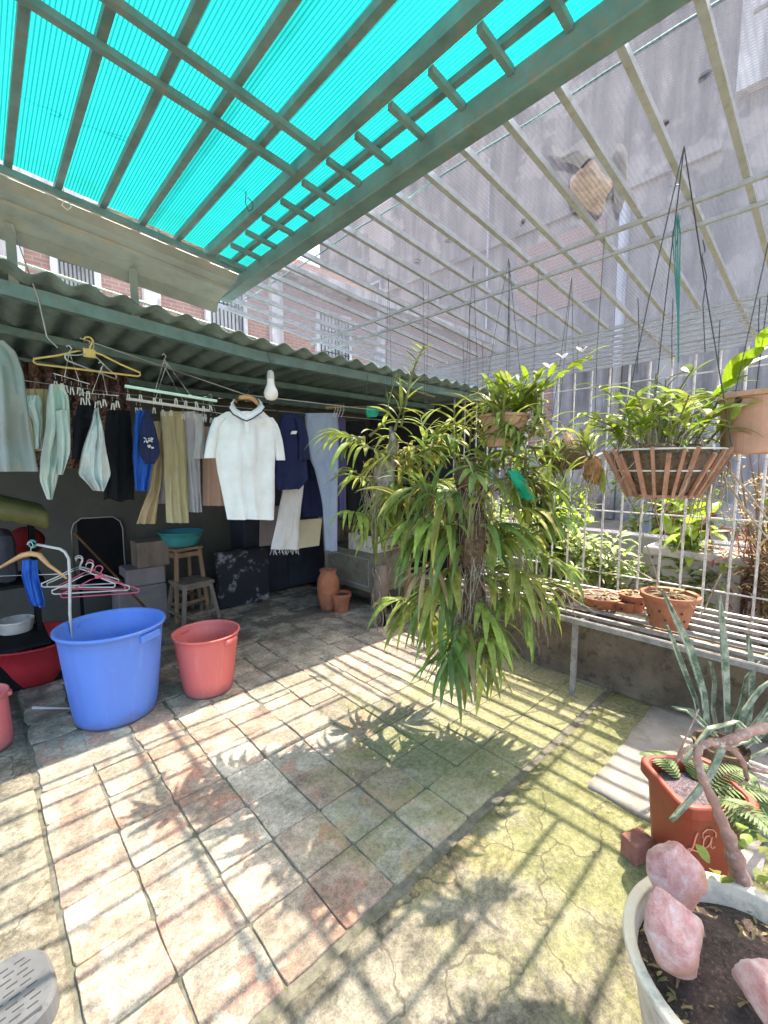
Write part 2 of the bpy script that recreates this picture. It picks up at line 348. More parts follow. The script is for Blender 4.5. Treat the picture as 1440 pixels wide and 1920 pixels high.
def poly_mat():
    m, nt, b, out = new('teal_polycarbonate'); nt.nodes.remove(b)
    tc = node(nt, 'TexCoord'); sep = node(nt, 'SeparateXYZ'); nt.links.new(tc.outputs['Object'], sep.inputs[0])
    s = math_(nt, 'SINE', math_(nt, 'MULTIPLY', sep.outputs[0], 2 * PI / .0125))
    rb = ramp(nt, math_(nt, 'ADD', math_(nt, 'MULTIPLY', s, .5), .5), [(.08, (.42, .45, .45)), (.5, (1, 1, 1))])
    n1 = ramp(nt, noisetex(nt, 3, 8, .7, stretch=(1, .25, 1)), [(.3, (.78, .8, .8)), (.6, (1, 1, 1))])
    sp = ramp(nt, noisetex(nt, 90, 3, .6), [(.25, (.55, .6, .6)), (.36, (1, 1, 1))])
    c = mixc(nt, 1, (.006, .138, .13), rb, 'MULTIPLY'); c = mixc(nt, 1, c, n1, 'MULTIPLY'); pl = math_(nt, 'FRACT', math_(nt, 'DIVIDE', math_(nt, 'ADD', sep.outputs[0], 5), .82)); c = mixc(nt, 1, c, ramp(nt, pl, [(.0, (.7, .72, .72)), (.05, (.72, .74, .74)), (.06, (1, 1, 1))]), 'MULTIPLY'); c = mixc(nt, .8, c, ramp(nt, noisetex(nt, 1.3, 6, .65), [(.3, (.72, .76, .76)), (.65, (1.1, 1.08, 1.08))]), 'MULTIPLY'); c = mixc(nt, .6, c, sp, 'MULTIPLY')
    ds = ramp(nt, noisetex(nt, 9, 8, .75), [(.24, (.25, .3, .3)), (.33, (1, 1, 1))]); c = mixc(nt, .85, c, ds, 'MULTIPLY')
    ey = node(nt, 'MapRange'); ey.inputs[1].default_value = 1.9; ey.inputs[2].default_value = 2.6; nt.links.new(sep.outputs[1], ey.inputs[0])
    st = ramp(nt, math_(nt, 'MULTIPLY', noisetex(nt, 4, 7, .7, stretch=(.6, 1.6, 1)), ey.outputs[0]), [(.42, (0, 0, 0)), (.62, (1, 1, 1))]); c = mixc(nt, math_(nt, 'MULTIPLY', st, .5), c, (.07, .19, .18))
    t = node(nt, 'BsdfTranslucent'); nt.links.new(c, t.inputs[0])
    d = node(nt, 'BsdfDiffuse'); d.inputs[0].default_value = (.02, .2, .19, 1)
    tr = node(nt, 'BsdfTransparent'); tr.inputs[0].default_value = (.0, .5, .5, 1)
    m1 = node(nt, 'MixShader'); m1.inputs[0].default_value = .16; nt.links.new(t.outputs[0], m1.inputs[1]); nt.links.new(d.outputs[0], m1.inputs[2])
    m2 = node(nt, 'MixShader'); m2.inputs[0].default_value = .06; nt.links.new(m1.outputs[0], m2.inputs[1]); nt.links.new(tr.outputs[0], m2.inputs[2])
    nt.links.new(m2.outputs[0], out.inputs[0]); return m
MT['poly'] = poly_mat()
def net_mat():
    m, nt, b, out = new('shade_net'); nt.nodes.remove(b)
    tc = node(nt, 'TexCoord'); sep = node(nt, 'SeparateXYZ'); nt.links.new(tc.outputs['Object'], sep.inputs[0])
    sx = math_(nt, 'ABSOLUTE', math_(nt, 'SINE', math_(nt, 'MULTIPLY', sep.outputs[0], PI / .011)))
    sy = math_(nt, 'ABSOLUTE', math_(nt, 'SINE', math_(nt, 'MULTIPLY', sep.outputs[1], PI / .017)))
    th = math_(nt, 'MAXIMUM', sx, sy)
    ty = node(nt, 'MapRange'); ty.inputs[1].default_value = .6; ty.inputs[2].default_value = 1; ty.inputs[3].default_value = .42; ty.inputs[4].default_value = .64; nt.links.new(th, ty.inputs[0])
    n1 = node(nt, 'MapRange'); n1.inputs[1].default_value = .3; n1.inputs[2].default_value = .7; n1.inputs[3].default_value = -.06; n1.inputs[4].default_value = .1
    nt.links.new(noisetex(nt, 2.2, 8, .7), n1.inputs[0])
    fac = math_(nt, 'ADD', ty.outputs[0], n1.outputs[0], True)
    sp = ramp(nt, noisetex(nt, 26, 4, .7), [(.66, (0, 0, 0)), (.72, (1, 1, 1))]); fac = math_(nt, 'ADD', fac, math_(nt, 'MULTIPLY', sp, .3), True)
    t = node(nt, 'BsdfTranslucent'); t.inputs[0].default_value = (.05, .056, .07, 1)
    d = node(nt, 'BsdfDiffuse'); d.inputs[0].default_value = (.07, .078, .095, 1)
    m1 = node(nt, 'MixShader'); m1.inputs[0].default_value = .4; nt.links.new(t.outputs[0], m1.inputs[1]); nt.links.new(d.outputs[0], m1.inputs[2])
    tr = node(nt, 'BsdfTransparent'); m2 = node(nt, 'MixShader'); nt.links.new(fac, m2.inputs[0]); nt.links.new(tr.outputs[0], m2.inputs[1]); nt.links.new(m1.outputs[0], m2.inputs[2])
    nt.links.new(m2.outputs[0], out.inputs[0]); return m
MT['net'] = net_mat()
def brick_mat(name, c1, c2, mortar, scale=1.0, rot=True):
    m, nt, b, out = new(name); tc = node(nt, 'TexCoord'); mp = node(nt, 'Mapping'); br = node(nt, 'TexBrick')
    sep = node(nt, 'SeparateXYZ'); cb = node(nt, 'CombineXYZ'); nt.links.new(tc.outputs['Object'], sep.inputs[0])
    nt.links.new(math_(nt, 'ADD', sep.outputs[0], sep.outputs[1]), cb.inputs[0]); nt.links.new(sep.outputs[2], cb.inputs[1])
    br.inputs['Color1'].default_value = (*c1, 1); br.inputs['Color2'].default_value = (*c2, 1); br.inputs['Mortar'].default_value = (*mortar, 1)
    br.inputs['Scale'].default_value = scale; br.inputs['Brick Width'].default_value = .22; br.inputs['Row Height'].default_value = .07; br.inputs['Mortar Size'].default_value = .008
    nt.links.new(cb.outputs[0], br.inputs['Vector'])
    c = mixc(nt, .6, br.outputs[0], ramp(nt, noisetex(nt, 1.5, 8, .7), [(.3, (.6, .6, .6)), (.7, (1.1, 1.1, 1.1))]), 'MULTIPLY')
    nt.links.new(c, b.inputs['Base Color']); b.inputs['Roughness'].default_value = .9; return m
MT['brick'] = brick_mat('red_brick', (.46, .26, .2), (.4, .22, .17), (.44, .4, .36))
def streak_wall(name, c0, c1, c2):
    m, nt, b, out = new(name)
    f = noisetex(nt, 1.2, 8, .65); st = noisetex(nt, 1.1, 8, .7, stretch=(2.5, 2.5, .25))
    c = ramp(nt, f, [(.3, c0), (.55, c1), (.75, c2)]); c = mixc(nt, .9, c, ramp(nt, st, [(.38, (.4, .4, .4)), (.6, (1.12, 1.12, 1.12))]), 'MULTIPLY'); pp = ramp(nt, noisetex(nt, .55, 4, .6), [(.56, (0, 0, 0)), (.585, (1, 1, 1))]); c = mixc(nt, math_(nt, 'MULTIPLY', pp, .45), c, tuple(min(1, q * 1.25) for q in c2))
    nt.links.new(c, b.inputs['Base Color']); b.inputs['Roughness'].default_value = .9
    nt.links.new(bumpn(nt, noisetex(nt, 12, 8, .7), .3, .02), b.inputs['Normal']); return m
MT['bldg'] = streak_wall('streaked_render', (.25, .225, .205), (.38, .345, .315), (.52, .47, .43))
MT['bldg2'] = streak_wall('pale_render', (.6, .58, .57), (.7, .68, .66), (.78, .77, .75))
MT['glass'] = M('dark_window', (.06, .07, .09), .15, .3, spec=.6)
MT['carved'] = None
def carved():
    m, nt, b, out = new('patterned_curtain'); tc = node(nt, 'TexCoord')
    n = node(nt, 'TexNoise'); n.inputs['Scale'].default_value = 7; n.inputs['Distortion'].default_value = 3.5; nt.links.new(tc.outputs['Object'], n.inputs['Vector'])
    c = ramp(nt, n.outputs['Fac'], [(.36, (.04, .016, .012)), (.46, (.1, .045, .03)), (.5, (.24, .17, .12)), (.54, (.11, .05, .035)), (.64, (.05, .022, .016))])
    nt.links.new(c, b.inputs['Base Color']); b.inputs['Roughness'].default_value = .9; return m
MT['carved'] = carved()
def printed(name, base, spot, scale, lo, hi):
    m, nt, b, out = new(name); f = noisetex(nt, scale, 5, .65)
    c = ramp(nt, f, [(lo, base), (hi, spot)]); nt.links.new(c, b.inputs['Base Color']); b.inputs['Roughness'].default_value = .8; return m
MT['blotch'] = printed('blotched_black', (.015, .015, .02), (.3, .3, .3), 6, .56, .68)
MT['variegated'] = printed('snake_leaf', (.1, .15, .085), (.42, .44, .32), 16, .4, .62)
# ================================================================ SETTING
m = MB(); m.add([V((-150, -150, -.06)), V((150, -150, -.06)), V((150, 150, -.06)), V((-150, 150, -.06))], [(0, 1, 2, 3)])
struct(m.build('ground', MT['joint']))
m = MB(); m.add([V((3.25, -9, -.03)), V((13.95, -9, -.03)), V((13.95, 9.15, -.03)), V((3.25, 9.15, -.03))], [(0, 1, 2, 3)])
struct(m.build('garden_ground', M('garden_soil', (.2, .17, .12), .95, .4, 4, .6, 40, dirt=(.12, .13, .05))))
m = MB(); m.bb((-2.6, -2.5, -.05), (3.06, 5.05, -.007)); struct(m.build('paving_bed', MT['joint']))
m = MB(); rnd = random.Random(3)
pal = [(.56, .46, .38), (.6, .53, .44), (.5, .46, .4), (.54, .42, .35), (.62, .55, .47), (.46, .43, .38)]
NX = 14
for i in range(NX):
    for j in range(17):
        x0 = .105 + i * .2225; y0 = 1.0 + j * .24; rough_ = 1 if (y0 > 2.3) else .45
        if i == NX - 1: x1 = min(3.04, x0 + .2225)
        else: x1 = x0 + .2225
        y1 = y0 + .24; g = .002 + .004 * rough_ * rnd.random()
        jit = .003 + .006 * (rough_ - .45) / .55; pts = []
        ox = rnd.uniform(-1, 1) * .008 * rough_; oy = rnd.uniform(-1, 1) * .008 * rough_
        cs = [(x0 + g, y0 + g), (x1 - g, y0 + g), (x1 - g, y1 - g), (x0 + g, y1 - g)]
        ch = .012 + .02 * rough_ * rnd.random()
        for k in range(4):
            a = V((*cs[k], 0)); pv = V((*cs[k - 1], 0)); nx_ = V((*cs[(k + 1) % 4], 0))
            d1 = (pv - a).normalized(); d2 = (nx_ - a).normalized()
            for q in (a + d1 * ch, a + (d1 + d2) * ch * .22, a + d2 * ch, a.lerp(nx_, .35), a.lerp(nx_, .65)):
                pts.append(q + V((ox + rnd.uniform(-jit, jit), oy + rnd.uniform(-jit, jit), 0)))
        z = rnd.uniform(-.002, .0015); tx = rnd.uniform(-.012, .012) * rough_; ty = rnd.uniform(-.012, .012) * rough_
        cen = V((x0 + .111, y0 + .12, 0)); top = []; mid = []; bot = []
        for p in pts:
            zz = z + (p.x - cen.x) * tx + (p.y - cen.y) * ty
            q = cen + (p - cen) * .98; top.append(V((q.x, q.y, zz))); mid.append(V((p.x, p.y, zz - .0035))); bot.append(V((p.x, p.y, -.03)))
        c = pal[min(5, int(rnd.random() * (5 if i < 4 else 6)))] if i < 6 else pal[rnd.choice([1, 2, 2, 4, 5, 5, 0])]
        q = rnd.uniform(.85, 1.12); m.cur = (c[0] * q, c[1] * q, c[2] * q); n = len(pts)
        m.add(top + mid + bot, [tuple(range(n))] + [(k, n + k, n + (k + 1) % n, (k + 1) % n) for k in range(n)] + [(n + k, 2 * n + k, 2 * n + (k + 1) % n, n + (k + 1) % n) for k in range(n)])
struct(m.build('tile_paving', MT['tile']))
def slab(name, x0, y0, x1, y1, z, step=.08, edge=None):
    m = MB(); nx = max(2, int((x1 - x0) / step)); ny = max(2, int((y1 - y0) / step)); vs = []
    for j in range(ny + 1):
        for i in range(nx + 1):
            x = x0 + (x1 - x0) * i / nx + (.09 * noise.noise(V((1, y0 * 3 + j * .25, 4))) if name == 'pale_concrete' and i == 0 else 0); y = y0 + (y1 - y0) * j / ny
            vs.append(V((x + (edge * noise.noise(V((0, y * 9, 1))) if edge and i == nx else 0), y + (.012 * noise.noise(V((x * 7, 3, 1))) if j == ny else 0), z + .012 * noise.noise(V((x * 2.3, y * 2.3, 0))))))
    m.add(vs, [(j * (nx + 1) + i, j * (nx + 1) + i + 1, (j + 1) * (nx + 1) + i + 1, (j + 1) * (nx + 1) + i) for j in range(ny) for i in range(nx)])
    o = m.build(name, MT['cement'], smooth=True, solid=.03); o.modifiers[0].offset = -1; return struct(o)
slab('cement_slab', .11, -2.4, 3.04, .955, .004, .07)
slab('pale_concrete', 1.98, .1, 3.03, .72, .016, .06)
bpy.data.objects['pale_concrete'].data.materials[0] = M('pale_concrete', (.36, .325, .28), .9, .25, 3, .6, 90, dirt=(.24, .22, .16))
slab('cement_path', -2.55, -2.4, .09, 5.0, .0, .08, .008)

# ---- low wall under the plant shelf
m = MB(); nz = 8; ny = 90; vs = []
for j in range(nz + 1):
    for i in range(ny + 1):
        y = -2.4 + 5.2 * i / ny; z = -.03 + .47 * j / nz
        vs.append(V((3.04 + .018 * noise.noise(V((y * 3, z * 4, 2))) - (.02 if j == 0 else 0), y, z)))
fs = [(j * (ny + 1) + i, j * (ny + 1) + i + 1, (j + 1) * (ny + 1) + i + 1, (j + 1) * (ny + 1) + i) for j in range(nz) for i in range(ny)]
n0 = len(vs); vs += [V((3.24, -2.4, .44)), V((3.24, 2.8, .44)), V((3.24, 2.8, -.05)), V((3.24, -2.4, -.05))]
a = nz * (ny + 1); fs += [(a, n0, n0 + 1, a + ny), (n0, n0 + 3, n0 + 2, n0 + 1)]
m.add(vs, fs); o = m.build('low_wall', MT['low_wall'], smooth=False)
tag(o, 'stained brown low wall running under the plant shelf', 'wall')

# ---- net pergola: pipes along X, cage edge and the fence
P = thing('pergola_frame', 'galvanised pipe pergola grid under the grey shade net', 'pergola', (1.4, 1, 2.66))
ys = [.51 - .178 * 14 + .178 * k for k in range(31)]
for k, y in enumerate(ys):
    if y > 3.25: break
    x0 = 1.344
    long_ = k in (13, 16)
    m = MB(); m.bar((x0, y, ROOF(x0) - .012), (3.3, y, ROOF(3.3) - .012), .022, .026); 
    if k in (14, 17): m.bar((3.302, y, 2.49), (4.28, y, 2.43), .02, .02)
    m.build('pipe', MT['galv'], P)
for x in (2.18, 2.36):
    m = MB(); m.bar((x, -2.2, ROOF(x) - .034), (x, 3.25, ROOF(x) - .034), .018); m.build('crossbar', MT['galv'], P)
for k in range(9):
    t = k / 8; x = 3.315 + .96 * t; z = 2.475 - .05 * t
    m = MB(); m.bar((x, -2.2, z), (x, 3.25, z), .02); m.build('edge_bar', MT['galv'], P)
FN = thing('metal_fence', 'tall fence of vertical galvanised bars behind the plant shelf', 'fence', (4.3, 1, .3))
for k in range(36):
    y = .731 - .162 * 19 + .162 * k
    m = MB(); m.tube([(4.3, y, .3), (4.3 + .004 * math.sin(k * 7), y + .004 * math.sin(k * 3), 1.4), (4.3, y, 2.42)], .0098, 6); m.build('bar', MT['fence'], FN)
for z in (.51, 1.1, 2.26, 2.43):
    m = MB(); m.bar((4.286, -2.2, z), (4.286, 2.9, z), .011 if z < 2.3 else .02); m.build('rail', MT['fence'], FN)
SH = thing('plant_shelf', 'weathered metal slat shelf carrying pots along the fence', 'shelf', (3.2, 1, 0))
for k, x in enumerate((2.8, 2.95, 3.1, 3.25, 3.4, 3.55, 3.7)):
    m = MB(); m.bar((x, -1.6, .5), (x, 2.35, .5), .036 if k == 0 else .028, .03 if k == 0 else .02); m.build('slat', M('shelf_slat%d' % k, (.3, .285, .26), .6, .3, 16, .2, 60, dirt=(.2, .15, .1)) if k == 0 else bpy.data.materials['shelf_slat0'], SH)
for y in (-1.2, 1.14, 2.3):
    m = MB(); m.bar((2.8, y, -.02), (2.8, y, .483), .03); m.build('leg', bpy.data.materials['shelf_slat0'], SH)
    m = MB(); m.bar((2.82, y, .478), (3.75, y, .478), .02); m.build('bracket', bpy.data.materials['shelf_slat0'], SH)
# shade net
m = MB(); nx, ny = 30, 50; vs = []
for j in range(ny + 1):
    for i in range(nx + 1):
        x = 1.42 + (4.34 - 1.42) * i / nx; y = -2.3 + 5.6 * j / ny
        zz = (ROOF(x) if x < 3.3 else 2.5 - .055 * (x - 3.3)) + .018 + .012 * noise.noise(V((x * 2, y * 2, 0)))
        vs.append(V((x + (.02 * noise.noise(V((5, y * 2, 0))) if i == 0 else 0), y, zz)))
m.add(vs, [(j * (nx + 1) + i, j * (nx + 1) + i + 1, (j + 1) * (nx + 1) + i + 1, (j + 1) * (nx + 1) + i) for j in range(ny) for i in range(nx)])
o = m.build('shade_net', MT['net'], smooth=True, org=(2.6, .5, 2.6)); tag(o, 'grey shade net stretched over the pipe pergola', 'shade net')
cord = M('net_cord', (.35, .7, .66), .6, .1)
for x, lb in ((1.375, 'pale green edge cord of the net nearest the big beam'), (1.47, 'pale green cord sewn into the net a hand away from the big beam')):
    m = MB(); m.tube([(x + .012 * noise.noise(V((x * 9, y * .2, 0))), -2.2 + y * .2, ROOF(x) + .028 - .01 * math.sin(y * 2.2) ** 2) for y in range(28)], .004, 4)
    tag(m.build('net_cord', cord, org=(x, 1, 2.66)), lb, 'cord')

# ---- teal canopy
T = thing('canopy_roof', 'teal polycarbonate canopy on a grey green steel frame with a thick beam', 'canopy', (0, 1, 2.7))
m = MB(); nx = 10
vs = []
for y in (-.3, 2.645):
    for i in range(nx + 1):
        x = -1.3 + (1.34 + 1.3) * i / nx; vs.append(V((x, y, ROOF(x) + .062)))
m.add(vs, [(i, i + 1, nx + 2 + i, nx + 1 + i) for i in range(nx)]); m.build('roof_sheet', MT['poly'], T)
G = MT['green_steel']
for k in range(14):
    x = 1.07 - .176 * k
    if k == 0: wx, wz = .045, .05
    else: wx, wz = .028, .028
    m = MB(); m.bar((x, -.32, ROOF(x) + .04), (x, 2.66, ROOF(x) + .04), wx, wz); m.build('rafter', G, T)
for y in (1.657, 1.48):
    for xa, xb in ((-1.32, 1.044),):
        m = MB(); m.bar((xa, y, ROOF(xa) + .012), (xb, y, ROOF(xb) + .012), .026, .024); m.build('purlin', G, T)
m = MB(); m.bar((1.2, -.32, ROOF(1.2) + .036), (1.2, 2.66, ROOF(1.2) + .036), .024, .024); m.build('rafter', G, T)
for k in range(17):
    y = 2.56 - .178 * k
    m = MB(); m.bar((1.094, y, ROOF(1.094) + .008), (1.26, y, ROOF(1.26) + .006), .02, .022); m.build('crossbar', G, T)
m = MB(); m.bb((1.262, -1.7, 2.625), (1.342, 2.98, 2.705)); m.build('beam', G, T, bevel=.006)
m = MB(); m.bar((-1.32, 2.62, ROOF(-1.32) + .012), (1.26, 2.62, ROOF(1.26) + .012), .026, .024); m.build('purlin', G, T)

# ---- gutter / flashing strip at the canopy's far edge
GU = thing('gutter', 'folded sheet metal gutter at the far edge of the teal canopy', 'gutter', (.2, 2.8, 2.65))
prof = [(2.648, .0), (2.7, -.03), (2.79, -.035), (2.8, -.05), (2.9, -.06), (2.97, -.085), (3.0, -.14), (3.012, -.12)]
m = MB(); vs = []; 
for x in (-2.2, 1.258): vs += [V((x, y, ROOF(x) + dz)) for y, dz in prof]
n = len(prof); m.add(vs, [(i, i + 1, n + i + 1, n + i) for i in range(n - 1)]); m.build('trough', MT['flash'], GU, solid=.004)
for x in (-.4, .2, .745, ):
    m = MB(); m.bb((x - .02, 2.93, 2.36), (x + .02, 2.945, ROOF(x) - .075)); m.build('hanger_strap', MT['flash'], GU)
m = MB(); m.tube([(-2.2, 3.05, ROOF(-2.2) - .21), (3.6, 3.05, ROOF(3.6) - .21)], .014, 8); tag(m.build('white_pipe', MT['pipe_white'], smooth=True, org=(.5, 3.05, 2.5)), 'long thin pale pipe above the corrugated shed roof', 'pipe')

# ---- shed
S = thing('laundry_shed', 'open shed with corrugated fibre cement roof sheltering the washing', 'shed', (1.5, 4, 0))
m = MB(); xs = [-2.4 + .02 * i for i in range(350)]; vs = []; yv = [2.78, 3.4, 4.1, 5.15]
for y in yv:
    for x in xs: vs.append(V((x, y + (.006 * noise.noise(V((x * 3, 0, 0))) if y < 2.8 else 0), 2.365 + max(0, 1.5 - x) * .07 + .019 * math.cos(2 * PI * x / .165) - .02 * (y - 2.78) + .01 * noise.noise(V((x, y, 0))))))
n = len(xs); m.add(vs, [(j * n + i, j * n + i + 1, (j + 1) * n + i + 1, (j + 1) * n + i) for j in range(len(yv) - 1) for i in range(n - 1)])
m.build('corrugated_roof', MT['fibro'], S, smooth=True, solid=.007)
for y, h in ((2.93, .07), (3.75, .05), (4.6, .05)):
    m = MB(); zt = 2.333 - .02 * (y - 2.78); m.bar((1.5, y, zt - h / 2), (4.46, y, zt - h / 2), .05, h); m.bar((1.502, y, zt - h / 2), (-2.4, y, zt - h / 2 + 3.9 * .07), .05, h); m.build('roof_beam', G, S)
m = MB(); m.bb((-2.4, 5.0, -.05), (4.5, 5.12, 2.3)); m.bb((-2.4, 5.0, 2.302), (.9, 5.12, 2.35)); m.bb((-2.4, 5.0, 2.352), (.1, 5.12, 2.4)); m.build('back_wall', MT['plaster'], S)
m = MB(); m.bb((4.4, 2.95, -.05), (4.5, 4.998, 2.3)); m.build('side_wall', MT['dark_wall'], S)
m = MB(); m.bb((4.36, 2.83, -.05), (4.42, 2.89, 2.25)); m.build('post', G, S)

# ---- neighbours
def building(name, label, x0, y0, x1, y1, h, mat, loc):
    b = thing(name, label, 'building', loc); m = MB(); m.bb((x0, y0, -.05), (x1, y1, h)); m.build('wall', mat, b); return b
B1 = building('neighbour_building', 'tall grey rendered building rising beyond the net and fence', 10, -9, 16, 13.4, 9.7, MT['bldg'], (10, 2, 0))
def win(b, y0, y1, z0, z1, x=10, frame=MT['bldg2'], pane=MT['glass']):
    m = MB(); m.bb((x - .09, y0 - .07, z0 - .07), (x - .002, y0, z1 + .07)); m.bb((x - .09, y1, z0 - .07), (x - .002, y1 + .07, z1 + .07))
    m.bb((x - .088, y0, z0 - .07), (x - .002, y1, z0)); m.bb((x - .088, y0, z1), (x - .002, y1, z1 + .07)); ym = (y0 + y1) / 2
    m.bb((x - .07, ym - .02, z0), (x - .03, ym + .02, z1))
    o = m.build('window', frame, b); g = MB(); g.bb((x - .028, y0, z0), (x - .004, y1, z1)); g.build('pane', pane, o)
win(B1, 4.6, 5.9, 1.5, 2.9, pane=MT['brick']); win(B1, 7.6, 8.6, 3.4, 4.7); win(B1, 10.2, 11.2, 5.4, 6.6)
m = MB(); m.bb((9.8, -6, 6.9), (9.998, 1.75, 9.5)); o = m.build('white_bay', MT['bldg2'], B1)
m = MB(); m.bb((9.78, -5, 7.9), (9.798, 1.6, 7.96)); m.build('ledge', MT['bldg'], o)
for y, r in ((6.35, .03), (3.3, .1)):
    m = MB(); m.tube([(9.93 - r, y, 0), (9.93 - r, y, 8.2 if r < .1 else 5.9)], r, 10); m.build('downpipe', MT['bldg2'], B1, smooth=True)
for z, y0, y1 in ((3.2, -6, 13.2), (6.2, 1.9, 13.2)):
    m = MB(); m.bb((9.9, y0, z), (9.998, y1, z + .12)); m.build('string_course', MT['bldg'], B1)
m = MB(); m.bb((9.96, 3.7, 4.4), (9.997, 5.6, 5.9)); m.build('bare_brick_patch', MT['brick'], B1)
m = MB(); m.bb((9.962, 8.8, 2.2), (9.997, 10.6, 4.6)); m.build('bare_brick_patch', MT['brick'], B1)
B1.location = (14, 2.8, 0); B1.scale = (1.5, 1.5, 1.5)
B2 = building('brick_house', 'red brick house with white bands seen over the shed roof', -8, 9.2, 13.9, 14, 6.4, MT['brick'], (0, 9.2, 0))
for x0, x1 in ((-2.2, -1.2), (1.1, 1.8), (3.6, 4.5), (6.3, 7.4)):
    f = MB()
    f.bb((x0, 9.12, 3.4), (x1, 9.198, 3.5)); f.bb((x0, 9.12, 5.3), (x1, 9.198, 5.4)); f.bb((x0, 9.12, 3.5), (x0 + .1, 9.198, 5.3)); f.bb((x1 - .1, 9.12, 3.5), (x1, 9.198, 5.3))
    o = f.build('window', MT['bldg2'], B2); g = MB(); g.bb((x0 + .1, 9.17, 3.5), (x1 - .1, 9.195, 5.3)); g.build('pane', MT['bldg2'], o)
    g = MB()
    for k in range(9): xx = x0 + .12 + (x1 - x0 - .24) * k / 8; g.bar((xx, 9.1, 3.5), (xx, 9.1, 5.3), .02)
    for z in (3.9, 4.4, 4.9): g.bar((x0 + .1, 9.085, z), (x1 - .1, 9.085, z), .02)
    g.build('grille', MT['wire_dark'], o)
for x in (-3, .2, .62, 2.6, 5.2, 8.4):
    m = MB(); m.bb((x - .14, 9.05, 0), (x + .14, 9.198, 6.2)); m.build('column', MT['bldg2'], B2)
m = MB(); m.bb((-8, 8.9, 5.9), (13.8, 9.198, 6.1)); m.build('balcony_slab', MT['bldg2'], B2)
m = MB(); m.bb((-8, 9.0, 2.9), (13.8, 9.197, 3.1)); m.build('band', MT['bldg2'], B2)

# ---- garden beyond the fence
m = MB(); m.bb((5.6, -3, -.05), (5.85, 7, .72)); tag(m.build('garden_wall', MT['conc'], org=(5.7, 2, 0), bevel=.02), 'grey concrete garden ledge beyond the fence bars', 'wall')
m = MB(); m.bb((4.75, .55, -.05), (5.25, 1.25, .66)); m.bb((4.7, .5, .662), (5.3, 1.3, .74)); tag(m.build('stone_planter', MT['conc'], org=(5, .9, 0), bevel=.015), 'square stone planter block standing behind the fence', 'planter')
m = MB(); m.bar((6.4, 1.75, -.05), (6.4, 1.75, 1.75), .09); m.bar((6.4, 1.7, 1.78), (6.4, 1.8, 1.78), .14, .05); tag(m.build('blue_post', MT['blue_post'], org=(6.4, 1.75, 0)), 'pale blue post standing in the garden beyond the fence', 'post')
def shrub(name, label, c, rad, n, L, W, mat, seed, grp='shrubs in the garden beyond the fence', stems=7, kind='oval', cat='shrub'):
    r = random.Random(seed); random.seed(seed); c = V(c); t = thing(name, label, cat, (c.x, c.y, -.03), grp); st = MB(); lf = MB()
    for k in range(stems):
        a = r.uniform(0, 2 * PI); e = V((math.cos(a) * rad[0] * r.uniform(.2, .9), math.sin(a) * rad[1] * r.uniform(.2, .9), r.uniform(-.2, .9) * rad[2])) + c
        b0 = V((c.x + r.uniform(-.08, .08), c.y + r.uniform(-.08, .08), -.03)); mid = b0.lerp(e, .55) + V((r.uniform(-.05, .05), r.uniform(-.05, .05), .08))
        st.tube([b0, mid, e], [.012, .008, .003], 5)
        for q in range(n // stems):
            u = r.uniform(.25, 1.05); p = (b0.lerp(mid, u * 2) if u < .5 else mid.lerp(e, (u - .5) * 2)) + V((r.gauss(0, .09), r.gauss(0, .09), r.gauss(0, .07))) * rad[2] * 1.6
            d = V((r.uniform(-1, 1), r.uniform(-1, 1), r.uniform(-.3, .9)))
            getattr(lf, kind)(p, d, L * r.uniform(.6, 1.3), W * r.uniform(.7, 1.2), r.uniform(.2, 1.2), n=4)
    st.build('stem', MT['bark'], t); lf.build('foliage', mat, t); return t
shrub('garden_shrub', 'sunlit yellow green bush left of the stone planter behind the fence', (5.0, 2.35, .75), (.5, .6, .55), 420, .13, .05, MT['leaf_lime'], 11)
shrub('garden_shrub', 'dark green bush far back against the grey building', (8.6, 4.2, .8), (.8, 1.0, .8), 420, .2, .09, MT['leaf_bg'], 12)
shrub('garden_shrub', 'shaded green bush behind the pale blue post', (7.6, 2.0, .8), (.8, .8, .9), 420, .18, .08, MT['leaf_bg'], 13)
shrub('garden_shrub', 'broad lime leaved plant growing on the stone planter', (5.0, .95, .95), (.35, .35, .32), 90, .26, .1, MT['leaf_lime'], 14, stems=6)
shrub('garden_shrub', 'rusty red leaved bush behind the stone planter', (6.0, 1.2, .85), (.45, .45, .55), 260, .15, .06, MT['leaf_red'], 15)
shrub('garden_shrub', 'lime leaved bush at the right end of the garden ledge', (5.3, .2, .95), (.4, .45, .5), 200, .17, .06, MT['leaf_lime'], 16)
shrub('garden_shrub', 'pale green low bush between the fence and the concrete ledge', (5.1, 3.2, .6), (.45, .6, .5), 420, .14, .05, MT['leaf_bg'], 25)
shrub('garden_shrub', 'pale green tall bush rising behind the concrete ledge', (6.6, 2.9, 1.0), (.6, .7, .6), 420, .16, .06, MT['leaf_lime'], 26)
shrub('garden_shrub', 'leafy green bush growing up the fence behind the shallow orange dish', (4.6, 1.55, .55), (.3, .5, .4), 420, .13, .045, MT['leaf_bg'], 31)
shrub('garden_shrub', 'green bush with long leaves in the gap between fence and stone planter', (4.75, .95, .5), (.3, .4, .35), 320, .16, .045, MT['leaf_bg'], 32)
shrub('garden_shrub', 'tall airy green bush beyond the ledge under the slatted basket', (6.3, 1.3, 1.1), (.6, .7, .7), 420, .15, .055, MT['leaf_bg'], 33)
shrub('garden_shrub', 'tall yellow green bush beyond the ledge at far right', (6.4, .2, 1.2), (.6, .6, .7), 420, .15, .055, MT['leaf_lime'], 34)
shrub('garden_shrub', 'big shaded bush against the grey building at centre', (8.8, 6.3, .9), (.8, 1.2, 1.0), 420, .22, .09, MT['leaf_bg'], 35)
